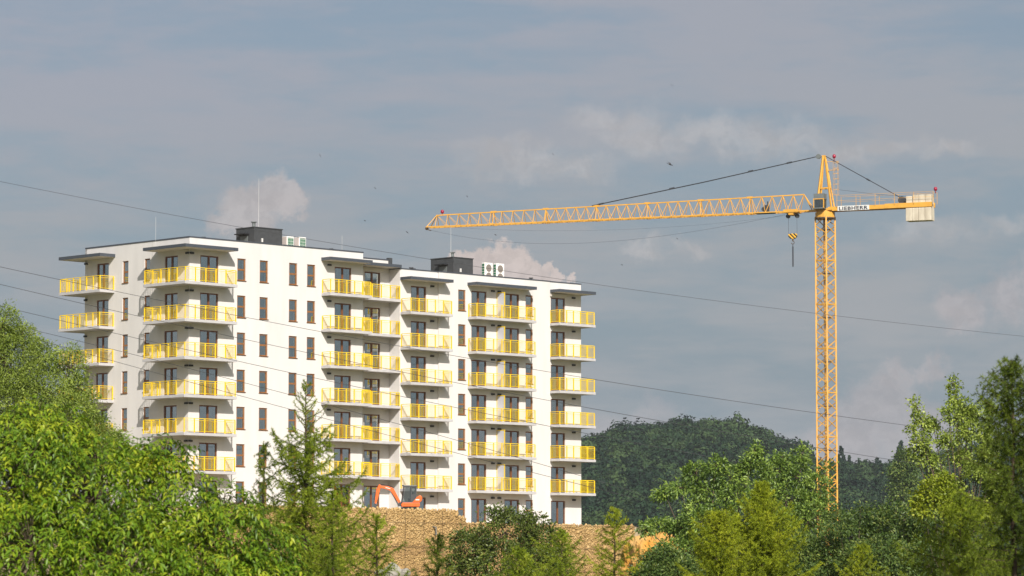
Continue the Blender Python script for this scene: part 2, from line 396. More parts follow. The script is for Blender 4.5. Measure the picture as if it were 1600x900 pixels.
def T_front(y0): return lambda u, d, z: (u, y0 + d, z)
def T_left(x0): return lambda u, d, z: (x0 + d, u, z)

WH = (0.48, 2.2)                                    # window sill and head over the slab
DH = (0.03, 2.2)
winA = [(4.77, 5.62), (7.04, 7.89), (10.05, 10.90), (11.93, 12.78)]
doorA = [(1.08, 2.88), (14.83, 16.60)]
winL = [(4.80, 5.50), (7.50, 8.22)]; doorL = [(1.40, 3.00), (9.98, 11.50)]
doorR = [(19.30, 21.00)]
winB2 = [(28.38, 29.22), (36.17, 37.02)]; doorB2 = [(29.88, 31.62), (33.70, 35.42)]
doorB1 = [(23.22, 24.93)]; doorB3 = [(39.31, 41.02)]
def holes(ws, ds, SL): return [(a, b, s + WH[0], s + WH[1]) for a, b in ws for s in SL] + [(a, b, s + DH[0], s + DH[1]) for a, b in ds for s in SL]
Z0 = 3.0
facade('wall', T_front(0), 0, 17.85, Z0, TOPA, holes(winA, doorA, SLA), WIN)
facade('wall', T_left(0), 0, 13.0, Z0, TOPA, holes(winL, doorL, SLA), WIN)
facade('wall', T_front(1.4), 17.85, 22.0, Z0, TOPR, holes([], doorR, SLA), WIN)
w = MB(); w.box(17.60, 17.85, 0.003, 1.4, Z0, TOPA - 0.003); w.build('wall', M['plaster'], bld)
S1, S3 = 0.15, 0.15
facade('wall', T_front(S1), 22.0, 26.2, Z0, TOPB, holes([], doorB1, SLB), WIN)
facade('wall', T_front(0), 26.2, 39.08, Z0, TOPB, holes(winB2, doorB2, SLB), WIN)
facade('wall', T_front(S3), 39.08, 42.95, Z0, TOPB, holes([], doorB3, SLB), WIN)
facade('wall', T_left(22.0), S1, 1.4, Z0, TOPB, [], WIN)
facade('wall', T_left(26.2), 0, S1, Z0, TOPB, [], WIN)
facade('wall', T_left(39.08), 0, S3, Z0, TOPB, [], WIN)
facade('wall', T_left(42.95), S3, 13.0, Z0, TOPB, [], WIN)
facade('wall', T_front(13.0), 0, 42.95, Z0, TOPB, [], WIN)
w = MB(); w.box(0, 22.0, 12.8, 12.997, TOPB - 0.1, TOPA - 0.003); w.box(21.8, 22.0, 1.403, 12.797, TOPB - 0.1, TOPR - 0.003); w.build('wall', M['plaster'], bld)
r = MB(); r.box(0.1, 21.9, 1.5, 12.9, 26.0, 26.2); r.box(0.1, 17.8, 0.1, 1.45, 26.0, 26.2); r.box(22.05, 42.9, 0.3, 12.9, 25.0, 25.2); r.build('roof', M['terrace'], bld)
# metal coping along the parapets
c = MB(); t_ = 0.34
c.box(-0.04, 17.89, -0.04, t_, TOPA, TOPA + 0.09); c.box(-0.04, t_, t_, 13.0, TOPA, TOPA + 0.09)
c.box(17.55, 17.89, t_, 1.36, TOPA, TOPA + 0.09); c.box(17.85, 22.0, 1.36, 1.36 + t_, TOPR, TOPR + 0.09)
c.box(22.0, 26.2, S1 - 0.04, S1 + t_, TOPB, TOPB + 0.08); c.box(26.16, 39.12, -0.04, t_, TOPB + 0.002, TOPB + 0.082); c.box(39.12, 42.99, S3 - 0.04, S3 + t_, TOPB, TOPB + 0.08)
c.box(42.61, 42.99, S3 + t_, 13.0, TOPB, TOPB + 0.08); c.box(21.96, 22.26, S1 + t_, 1.36, TOPB, TOPB + 0.08)
c.build('parapet_coping', M['fascia'], bld)
f = MB(); f.box(21.86, 22.22, 1.30, 1.62, TOPB + 0.08, TOPR + 0.22); f.build('flue', M['cladding'], bld)
# rooms behind the glass
fl = MB()
for s in SLA: fl.box(0.32, 17.5, 0.32, 12.7, s - 0.22, s - 0.02); fl.box(17.9, 21.9, 1.72, 12.7, s - 0.22, s - 0.02)
for s in SLB: fl.box(22.2, 42.7, 0.47, 12.7, s - 0.22, s - 0.02)
fl.build('room_floor', M['interior'], bld)
pt = MB(); pt.box(4.0, 42.7, 5.0, 5.15, 4.5, 25.9); pt.box(4.0, 4.15, 5.15, 12.7, 4.5, 25.9)
for x in (4.0, 6.3, 9.0, 11.4, 13.2, 18.0, 22.3, 27.6, 32.7, 37.6): pt.box(x, x + 0.12, 0.5, 5.0, 4.5, 25.0 if x > 21 else 25.9)
for y in (4.1, 6.6, 9.2): pt.box(0.5, 4.0, y, y + 0.12, 4.5, 25.9)
pt.build('partition_wall', M['interior'], bld)

# windows and doors (local: x along the wall, -y outward, origin at the middle of the opening's bottom on the frame plane)
def window_meshes(w, h):
    a = MB(); e = 0.10; d = 0.075
    a.box(-w / 2, -w / 2 + e, -d, 0, 0, h); a.box(w / 2 - e, w / 2, -d, 0, 0, h)
    a.box(-w / 2 + e, w / 2 - e, -d, 0, 0, e * 0.9); a.box(-w / 2 + e, w / 2 - e, -d, 0, h - e, h)
    zm = h * 0.50; a.box(-w / 2 + e, w / 2 - e, -d, 0, zm - 0.065, zm + 0.065)
    p = MB(); x0, x1 = -w / 2 + e - 0.01, w / 2 - e + 0.01
    p.box(x0, x1, -0.03, -0.022, e * 0.9 - 0.01, zm - 0.055)
    q = MB(); q.box(x0, x1, -0.031, -0.023, zm + 0.055, h - e + 0.01)
    s = MB(); s.box(-w / 2 - 0.04, w / 2 + 0.04, -WIN - 0.07, -0.076, -0.035, 0.004)
    return a.mesh('window', M['wood']), p.mesh('pane', M['glass']), q.mesh('pane', M['glass']), s.mesh('sill', M['wood_dark'])
def door_meshes(w, h):
    a = MB(); e = 0.10; d = 0.08
    a.box(-w / 2, -w / 2 + e, -d, 0, 0, h); a.box(w / 2 - e, w / 2, -d, 0, 0, h); a.box(-0.08, 0.08, -d, 0, 0, h - e)
    for x0, x1 in ((-w / 2 + e, -0.08), (0.08, w / 2 - e)): a.box(x0, x1, -d, 0, 0, 0.14)
    a.box(-w / 2 + e, w / 2 - e, -d, 0, h - e, h)
    p = MB(); p.box(-w / 2 + e - 0.01, -0.07, -0.03, -0.022, 0.13, h - e + 0.01)
    q = MB(); q.box(0.07, w / 2 - e + 0.01, -0.03, -0.022, 0.13, h - e + 0.01)
    return a.mesh('balcony_door', M['wood_dark']), p.mesh('pane', M['glass']), q.mesh('pane', M['glass']), None
cache = {}
def put_window(u0, u1, z, side, plane, kind):
    w = round(u1 - u0, 2); h = (WH[1] - WH[0]) if kind == 'window' else (DH[1] - DH[0])
    key = (kind, w)
    if key not in cache: cache[key] = window_meshes(w, h) if kind == 'window' else door_meshes(w, h)
    fm, p1, p2, sm = cache[key]; u = (u0 + u1) / 2
    loc, rz = ((u, plane + WIN, z), 0.0) if side == 'front' else ((plane + WIN, u, z), R(-90))
    o = inst('window' if kind == 'window' else 'balcony_door', fm, bld, loc, rz)
    for pm in (p1, p2):
        q_ = inst('pane', pm, o); q_.rotation_euler = (R(random.uniform(-.5, .5)), 0, R(random.uniform(-.35, .35)))
    if sm: inst('sill', sm, o)
    return o
for SL, ws, ds, side, pl in ((SLA, winA, doorA, 'front', 0), (SLA, winL, doorL, 'left', 0), (SLA, [], doorR, 'front', 1.4),
                             (SLB, winB2, doorB2, 'front', 0), (SLB, [], doorB1, 'front', S1), (SLB, [], doorB3, 'front', S3)):
    for s in SL:
        for a, b in ws: put_window(a, b, s + WH[0], side, pl, 'window')
        for a, b in ds: put_window(a, b, s + DH[0], side, pl, 'door')
# pale blinds in a few rooms
bl = MB()
for (u0, u1), SL, rows in ((winA[2], SLA, (0, 1, 2)), (winB2[0], SLB, (0, 1, 2, 3, 4, 5, 6))):
    for k in rows: bl.box(u0 + 0.05, u0 + 0.60, 0.55, 0.60, SL[k] + 0.5, SL[k] + 1.3)
bl.build('wrapped_radiator', M['white'], bld)

# wall lamps
lm = MB(); lm.box(-0.17, 0.17, -0.13, 0, -0.07, 0.07); lamp_me = lm.mesh('wall_lamp', M['black'])
def lamp(u, side, plane, SL, n=7):
    for s in SL[:n]:
        loc, rz = ((u, plane, s + 2.30), 0.0) if side == 'front' else ((plane, u, s + 2.30), R(-90))
        inst('wall_lamp', lamp_me, bld, loc, rz)
lamp(0.19, 'front', 0, SLA); lamp(0.19, 'left', 0, SLA); lamp(14.22, 'front', 0, SLA); lamp(12.82, 'left', 0, SLA)
for u in (25.55, ): lamp(u, 'front', S1, SLB)
for u in (32.30, 33.05): lamp(u, 'front', 0, SLB)
lamp(42.0, 'front', S3, SLB)

# balconies: slab outline + railing path, both in local plan coordinates
def railing_mesh(path):
    a = MB(); H0, H1 = 0.09, 1.10
    for i in range(len(path) - 1):
        p, q = Vector((*path[i], 0)), Vector((*path[i + 1], 0)); L = (q - p).length; d = (q - p) / L
        n = max(1, round(L / 0.92)); yaw = math.atan2(d.y, d.x)
        def bx(c, hl, hw, z0, z1):
            u = d * hl; vv = Vector((-d.y, d.x, 0)) * hw; m = len(a.v)
            for z in (z0, z1):
                for s1, s2 in ((-1, -1), (1, -1), (1, 1), (-1, 1)):
                    pt_ = c + u * s1 + vv * s2; a.v.append((pt_.x, pt_.y, z))
            a.f.extend([(m, m + 3, m + 2, m + 1), (m + 4, m + 5, m + 6, m + 7), (m, m + 1, m + 5, m + 4), (m + 1, m + 2, m + 6, m + 5), (m + 2, m + 3, m + 7, m + 6), (m + 3, m, m + 4, m + 7)])
        mid = (p + q) / 2
        bx(mid, L / 2, 0.030, H1 - 0.045, H1); bx(mid, L / 2, 0.014, 0.93, 0.957); bx(mid, L / 2, 0.014, H0, H0 + 0.03)
        for k in range(n + 1):
            if k == 0 and i > 0: continue
            bx(p + d * (L * k / n), 0.034, 0.037, -0.02, H1 - 0.046)
        nb = max(1, round(L / 0.125))
        for k in range(nb):
            bx(p + d * (L * (k + 0.5) / nb), 0.0065, 0.0075, H0 + 0.031, 0.929)
    return a
def balcony(outline, path, SL, n, screen=None):
    sb = MB(); sb.prism(outline, -0.21, 0.0); sme = sb.mesh('balcony', M['slab'])
    rme = railing_mesh(path).mesh('railing', M['yellow'])
    if screen:
        u, y0, y1 = screen; g = MB(); e = 0.06
        g.box(u - 0.03, u + 0.03, y0, y0 + e, 0.0, 2.2); g.box(u - 0.03, u + 0.03, y1 - e, y1, 0.0, 2.2)
        g.box(u - 0.03, u + 0.03, y0 + e, y1 - e, 2.2 - e, 2.2); g.box(u - 0.03, u + 0.03, y0 + e, y1 - e, 0.08, 0.08 + e)
        gm = g.mesh('screen_frame', M['yellow'])
        q = MB(); q.box(u - 0.012, u + 0.012, y0 + e - 0.01, y1 - e + 0.01, 0.13, 2.15); qm = q.mesh('screen_panel', M['frosted'])
    for s in SL[:n]:
        o = inst('balcony', sme, bld, (0, 0, s)); inst('railing', rme, o)
        if screen: inst('screen_frame', gm, o); inst('screen_panel', qm, o)
def canopy(outline, z, inner=None):
    """outline listed counter-clockwise from above; soffit slab with a proud dark metal edge and top"""
    sb = MB(); sb.prism(outline, z, z + 0.18); o = sb.build('canopy', M['soffit'], bld)
    fm = MB(); k = len(outline)
    # a thin dark strip wrapping every free edge
    for i in range(k):
        p, q = Vector(outline[i]), Vector(outline[(i + 1) % k])
        if inner and i in inner: continue
        d = (q - p).normalized(); nn = Vector((d.y, -d.x))
        pts = [p + nn * 0.001, q + nn * 0.001, q + nn * 0.03 + d * 0.029, p + nn * 0.03 - d * 0.0005]
        fm.prism([(a.x, a.y) for a in pts], z - 0.008, z + 0.235)
    fm.build('fascia', M['fascia'], o)
    cx = sum(p[0] for p in outline) / k; cy = sum(p[1] for p in outline) / k
    tp = MB(); tp.prism(outline, z + 0.18, z + 0.228); tp.build('canopy_top', M['fascia'], o)
i_ = 0.09
def run(SL, n, zc, outline, path, inner, screen=None):
    balcony(outline, path, SL, n, screen); canopy(outline, zc, inner)
# corner balcony (wraps the near corner)
pf, pl = 1.32, 1.48
o1 = [(-pl, -pf), (3.70, -pf), (3.70, -0.002), (-0.002, -0.002), (-0.002, 3.78), (-pl, 3.78)]
p1 = [(-0.05, 3.78 - i_), (-pl + i_, 3.78 - i_), (-pl + i_, -pf + i_), (3.70 - i_, -pf + i_), (3.70 - i_, -0.05)]
run(SLA, 6, 25.80, o1, p1, {2, 3})
# far left balcony (wraps the far corner)
o2 = [(-pl, 9.20), (-0.002, 9.20), (-0.002, 13.002), (3.0, 13.002), (3.0, 14.45), (-pl, 14.45)]
p2 = [(-0.05, 9.20 + i_), (-pl + i_, 9.20 + i_), (-pl + i_, 14.45 - i_), (3.0 - i_, 14.45 - i_), (3.0 - i_, 13.05)]
run(SLA, 6, 25.80, o2, p2, {1, 2})
pb = 1.10
o3 = [(13.42, -pb), (17.85, -pb), (17.85, -0.002), (13.42, -0.002)]
p3 = [(13.42 + i_, -0.05), (13.42 + i_, -pb + i_), (17.85 - i_, -pb + i_), (17.85 - i_, -0.05)]
run(SLA, 6, 25.80, o3, p3, {2})
o4 = [(17.856, -0.02), (21.995, -0.02), (21.995, 1.398), (17.856, 1.398)]
p4 = [(17.92, -0.02 + i_), (21.995 - i_, -0.02 + i_), (21.995 - i_, 0.42)]
run(SLA, 6, 25.78, o4, p4, {1, 2, 3})
o5 = [(22.06, -pb), (26.76, -pb), (26.76, -0.002), (26.198, -0.002), (26.198, S1 - 0.002), (22.06, S1 - 0.002)]
p5 = [(22.06 + i_, S1 - 0.05), (22.06 + i_, -pb + i_), (26.76 - i_, -pb + i_), (26.76 - i_, -0.05)]
run(SLB, 6, 24.80, o5, p5, {2, 3, 4})
o6 = [(29.45, -pb), (36.36, -pb), (36.36, -0.002), (29.45, -0.002)]
p6 = [(29.45 + i_, -0.05), (29.45 + i_, -pb + i_), (36.36 - i_, -pb + i_), (36.36 - i_, -0.05)]
run(SLB, 6, 24.80, o6, p6, {2}, screen=(32.80, -pb + i_ + 0.05, -0.02))
o7 = [(39.12, -pb), (43.45, -pb), (43.45, 2.6), (42.952, 2.6), (42.952, S3 - 0.002), (39.12, S3 - 0.002)]
p7 = [(39.12 + i_, S3 - 0.05), (39.12 + i_, -pb + i_), (43.45 - i_, -pb + i_), (43.45 - i_, 2.5)]
run(SLB, 6, 24.80, o7, p7, {3, 4})
# shutter boxes over the two set-back top floor doors
for u0, u1, y, z in ((19.0, 21.25, 1.4, SLA[0] + 2.28), (39.15, 41.25, S3, SLB[0] + 2.28)):
    b = MB(); b.box(u0, u1, y - 0.16, y - 0.001, z, z + 0.26); b.build('shutter_box', M['soffit'], bld, bevel=0.02)
# lift housings on the roof
def lift_house(x0, x1, y0, y1, zb, zt):
    b = MB(); b.box(x0, x1, y0, y1, zb, zt); o = b.build('lift_housing', M['cladding'], bld)
    cpn = MB(); cpn.box(x0 - 0.05, x1 + 0.05, y0 - 0.05, y1 + 0.05, zt, zt + 0.07); cpn.build('coping', M['grime'], o)
    d = MB(); d.box(x0 - 0.04, x0 - 0.001, y0 + 0.75, y0 + 1.65, zb, zb + 1.65); d.build('roof_door', M['cab_grey'], o)
    h = MB(); h.prism([(y0 + 0.6, zb + 1.75), (y0 + 1.8, zb + 1.75), (y0 + 1.8, zb + 1.83), (y0 + 0.6, zb + 1.83)], x0 - 0.55, x0 - 0.001, 'x'); h.build('door_canopy', M['black'], o)
    l = MB(); l.box(x0 + 0.75, x0 + 0.87, y0 - 0.10, y0 - 0.001, zb + 1.15, zb + 1.45); l.box(x0 + 0.85, x0 + 0.95, y0 - 0.06, y0 - 0.001, zb + 0.35, zb + 0.6); l.box(x0 + 1.35, x0 + 1.45, y0 - 0.06, y0 - 0.001, zb + 0.35, zb + 0.6); l.build('service_box', M['white'], o)
    v = MB(); v.tube([(x0 + 0.4, y0 + 0.5, zt + 0.07), (x0 + 0.4, y0 + 0.5, zt + 0.42)], 0.14, 8); v.tube([(x0 + 0.4, y0 + 0.5, zt + 0.45), (x0 + 0.4, y0 + 0.5, zt + 0.52)], 0.24, 8); v.build('roof_vent', M['cab_grey'], o)
    g = MB(); g.tube([(x0 + 0.02, y0 - 0.05, zb), (x0 + 0.02, y0 - 0.05, zt)], 0.05, 6); g.build('downpipe', M['grime'], o)
    return o
lift_house(9.81, 12.75, 4.0, 6.2, 26.2, 28.47)
lift_house(31.60, 33.90, 4.0, 6.74, 25.2, 27.53)
# slender lightning rods
for (px, y0, y1, off, zb) in ((404.5, 279, 354, 4.5, 28.4), (704.5, 352, 394, 4.4, 27.5), (243.5, 339, 376, 3.0, 26.2), (534.5, 368, 393, 4.0, 26.2)):
    # point on the plane y=off inside the building
    def onp(px, py):
        a = (px - 800) / F_PX; b2 = -(py - 450) / F_PX; ray = Vector((a, cp - b2 * sp, sp + b2 * cp))
        Lv = Vector((-math.sin(BRZ), math.cos(BRZ), 0)); P0 = Vector((BX, BY, 0)) + Lv * off
        return ray * (P0.dot(Lv) / ray.dot(Lv))
    q = onp(px, y0) - Vector((BX, BY, 0)); s_ = q.x * math.cos(BRZ) + q.y * math.sin(BRZ)
    rd = MB(); rd.tube([(s_, off, zb), (s_, off, q.z)], 0.015 if px > 300 and px < 720 and y0 < 360 else 0.008, 6, 0.007); rd.build('lightning_rod', M['white'], bld)
sv = MB()
for x, y, z in ((3, 2.0, 26.2), (8.0, 2.2, 26.2), (16.2, 2.0, 26.2), (24.6, 1.6, 25.2), (25.4, 2.2, 25.2), (38.2, 1.4, 25.2), (5.2, 6, 26.2)):
    sv.tube([(x, y, z), (x, y, z + 0.78)], 0.11, 8); sv.tube([(x, y, z + 0.80), (x, y, z + 0.88)], 0.2, 8)
sv.build('vent_pipe', M['grime'], bld)

# air conditioning units standing on the roof
def world(x, y, z): 
    c_, s_ = math.cos(BRZ), math.sin(BRZ); return (BX + x * c_ - y * s_, BY + x * s_ + y * c_, z)
def ac_unit(x0, x1, y0, d, zb, zt, fans, label, group):
    t = empty('air_conditioner', world((x0 + x1) / 2, y0 + d / 2, zb), BRZ, label, 'air conditioner', group)
    w_, h_ = (x1 - x0) / 2, zt - zb; dd = d / 2
    b = MB(); b.box(-w_, w_, -dd, dd, 0.1, h_); b.build('casing', M['ac_white'], t, bevel=0.02)
    ft = MB(); ft.box(-w_ + 0.05, -w_ + 0.15, -dd, dd, 0, 0.1); ft.box(w_ - 0.15, w_ - 0.05, -dd, dd, 0, 0.1); ft.build('foot', M['grime'], t)
    if fans:
        for zc in (h_ * 0.79, h_ * 0.47):
            r_ = min(w_ * 0.68, h_ * 0.15); k = MB(); k.prism([(-0.1 * 0 + r_ * math.cos(a), zc + r_ * math.sin(a)) for a in np.linspace(0, 2 * math.pi, 18)[:-1]], -dd - 0.02, -dd + 0.01, 'y')
            k.build('fan', M['fan'], t)
        cb = MB(); cb.box(-w_ - 0.015, -w_ + 0.01, -dd + 0.04, dd - 0.04, 0.25, h_ - 0.08); cl = cb.build('coil', M['coil'], t)
        g = MB()
        for k in range(9): z = 0.3 + (h_ - 0.42) * k / 8; g.box(-w_ - 0.025, -w_ - 0.014, -dd + 0.04, dd - 0.04, z, z + 0.03)
        g.build('coil_grille', M['ac_white'], cl)
    else:
        cb = MB(); cb.box(-w_ + 0.08, w_ - 0.06, -dd - 0.015, -dd + 0.01, 0.2, h_ - 0.1); cl = cb.build('coil', M['coil'], t)
        g = MB()
        for k in range(7): z = 0.25 + (h_ - 0.42) * k / 6; g.box(-w_ + 0.08, w_ - 0.06, -dd - 0.03, -dd - 0.014, z, z + 0.018 + (0.05 if k == 1 else 0))
        for k in range(4): x = -w_ + 0.16 + (2 * w_ - 0.3) * k / 3; g.box(x, x + 0.016, -dd - 0.034, -dd - 0.029, 0.2, h_ - 0.1)
        g.build('coil_grille', M['ac_white'], cl)
        sd = MB(); sd.box(-w_ - 0.02, -w_ + 0.01, -dd + 0.03, dd - 0.03, 0.15, h_ - 0.04); sd.build('side_panel', M['ac_pink'], t)
ac_unit(13.26, 13.99, 4.0, 0.62, 26.2, 28.02, False, 'white air conditioner with green coil, against the dark lift housing on the taller roof', 'rooftop air conditioners')
ac_unit(14.55, 15.28, 4.0, 0.62, 26.2, 28.05, False, 'white air conditioner with green coil, farther from the lift housing on the taller roof', 'rooftop air conditioners')
ac_unit(35.28, 36.22, 4.0, 0.36, 25.2, 27.36, True, 'white twin-fan air conditioner nearer the lift housing on the lower roof', 'rooftop air conditioners')
ac_unit(36.64, 37.58, 4.0, 0.36, 25.2, 27.38, True, 'white twin-fan air conditioner at the outer end of the pair on the lower roof', 'rooftop air conditioners')

# ------------------------------------------------------------------ terrace and gabion wall
OW = 7.0                                        # distance of the wall face in front of the facade
def wl(x, o, z): return Vector(world(x, -o, z))
def terrace():
    b = MB()
    b.box(-9, 22.3, -OW + 0.6, 22, -1, 5.93); b.box(22.3, 44.5, -OW + 0.6, 22, -1, 5.03)
    o = b.build('terrace', M['terrace']); o.location = (BX, BY, 0); o.rotation_euler = (0, 0, BRZ); tag(o, kind='structure')
terrace()
gw = empty('gabion_wall', world(18, -OW, 0), BRZ, 'stepped retaining wall of tan limestone rubble below the apartment block', 'retaining wall')
GX = 18.0
def gtop(s): return 6.10 if s < 21.75 else (5.62 if s < 22.6 else 5.08)
def ico():
    bm = bmesh.new(); bmesh.ops.create_icosphere(bm, subdivisions=1, radius=1.0)
    bm.verts.ensure_lookup_table(); v = np.array([x.co[:] for x in bm.verts]); f = np.array([[q.index for q in p.verts] for p in bm.faces]); bm.free(); return v, f
IV, IF = ico()
def build_gabion():
    core = MB()
    core.box(-4 - GX, 21.7 - GX, 0.06, 0.75, -1.2, 6.0); core.box(21.7 - GX, 22.55 - GX, 0.06, 0.75, -1.2, 5.5); core.box(22.55 - GX, 42.0 - GX, 0.06, 0.75, -1.2, 4.95)
    core.build('backfill', M['core'], gw)
    P, Sz, Tn = [], [], []
    for z in np.arange(-0.4, 6.1, 0.105):
        for s in np.arange(-4, 42, 0.14):
            ss = s + rng.uniform(-0.09, 0.09); zz = z + rng.uniform(-0.07, 0.07)
            if zz > gtop(ss) - 0.08 + rng.uniform(0, 0.08): continue
            P.append((ss - GX, 0.055 + rng.uniform(-0.035, 0.03), zz)); Sz.append(rng.uniform(0.045, 0.11) * (rng.uniform(1.4, 2.0) if rng.random() < 0.05 else 1.0))
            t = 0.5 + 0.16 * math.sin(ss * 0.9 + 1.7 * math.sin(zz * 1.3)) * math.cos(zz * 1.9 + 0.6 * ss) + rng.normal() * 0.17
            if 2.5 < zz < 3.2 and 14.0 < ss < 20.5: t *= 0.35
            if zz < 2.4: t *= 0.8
            Tn.append(min(1, max(0, t)))
    for s in np.arange(-4, 42, 0.3):                     # loose top course
        for d in (0.25, 0.5):
            P.append((s - GX + rng.uniform(-.1, .1), d + rng.uniform(-.08, .08), gtop(s) - 0.06 + rng.uniform(-.04, .07))); Sz.append(rng.uniform(0.1, 0.17)); Tn.append(rng.beta(2.4, 1.6))
    P = np.array(P); n = len(P); Sz = np.array(Sz)[:, None, None] * rng.uniform(0.75, 1.25, (n, 1, 3))
    V = IV[None] * Sz * rng.uniform(0.72, 1.22, (n, len(IV), 1)); V[..., 1] *= 0.6
    a = rng.uniform(0, 6.28, n); ca, sa = np.cos(a), np.sin(a)
    x = V[..., 0] * ca[:, None] - V[..., 2] * sa[:, None]; z = V[..., 0] * sa[:, None] + V[..., 2] * ca[:, None]
    V = np.stack([x, V[..., 1], z], -1) + P[:, None, :]
    Fs = IF[None] + (np.arange(n) * len(IV))[:, None, None]
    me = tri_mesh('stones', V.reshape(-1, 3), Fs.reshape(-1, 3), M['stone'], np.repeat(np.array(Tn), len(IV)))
    o = link(bpy.data.objects.new('stones', me), gw); o['kind'] = 'stuff'
    wm = MB()
    for z in (1.3, 3.2, 5.05): wm.tube([(-4 - GX, -0.07, z), (42 - GX, -0.07, z)], 0.014, 4)
    for s in np.arange(-4, 42, 2.0): wm.tube([(s - GX, -0.07, gtop(s) - 0.1), (s - GX, -0.07, 0)], 0.010, 4)
    wm.build('basket_wire', M['crane_dark'], gw)
    dp = MB(); dp.tube([(19.1 - GX, 0.1, 4.75), (19.1 - GX, -0.25, 4.7), (19.1 - GX, -0.28, 4.1)], 0.06, 8); dp.build('drain_pipe', M['cab_grey'], gw)
build_gabion()

# orange earth bank at the end of the wall, pale boulders at its foot
def lump(name, c, r, m, seed, amp=0.25, kind=None, seg=28, ring=18, rough=0.0):
    rd = random.Random(seed); b = MB(); b.ball((0, 0, 0), 1.0, seg, ring)
    ph = [(rd.uniform(-4, 4), rd.uniform(-4, 4), rd.uniform(-4, 4), rd.uniform(0, 6)) for _ in range(9)]
    nv = []
    for (x, y, z) in b.v:
        g = 1 + amp * sum(math.sin(x * a + y * b_ + z * c_ + d) / (1 + 0.35 * i) for i, (a, b_, c_, d) in enumerate(ph)) / 3
        if rough:
            from mathutils import noise
            g += rough * (noise.fractal(Vector((x, y, z)) * 3.0 + Vector((seed, 0, 0)), 0.8, 2.1, 5) + 0.8 * abs(noise.noise(Vector((x * 7, y * 7, z * 5)))))
        nv.append((x * g * r[0], y * g * r[1], z * g * r[2]))
    b.v = nv; o = b.build(name, m); o.location = c
    bmesh_fix(o); return o
def bmesh_fix(o):
    bm = bmesh.new(); bm.from_mesh(o.data); bmesh.ops.remove_doubles(bm, verts=bm.verts, dist=1e-4); bm.to_mesh(o.data); bm.free()
p = at(1024, 905, 262); eb = lump('earth_bank', (p.x, p.y, p.z), (2.6, 3.0, 3.3), M['bank'], 5, 0.30, seg=140, ring=90, rough=0.10); tag(eb, kind='structure')
for i, (px, py, rpx, sc, lab) in enumerate(((612, 895, 15, (0.9, 0.7, 1.0), 'large pale limestone boulder at the foot of the rubble wall'),
                                     (631, 896, 10, (0.9, 0.8, 0.9), 'small squarish pale boulder just right of the large one'),
                                     (594, 898, 10, (1.0, 0.8, 0.8), 'low pale boulder just left of the large one'))):
    Yb = 225; q = at(px, py, Yb); r_ = rpx * Yb / 5430
    o = lump('boulder', (q.x, q.y, q.z), tuple(r_ * k for k in sc), M['boulder'], 20 + i, 0.35, seg=14, ring=9)
    tag(o, lab, 'boulder', 'pale boulders below the wall')

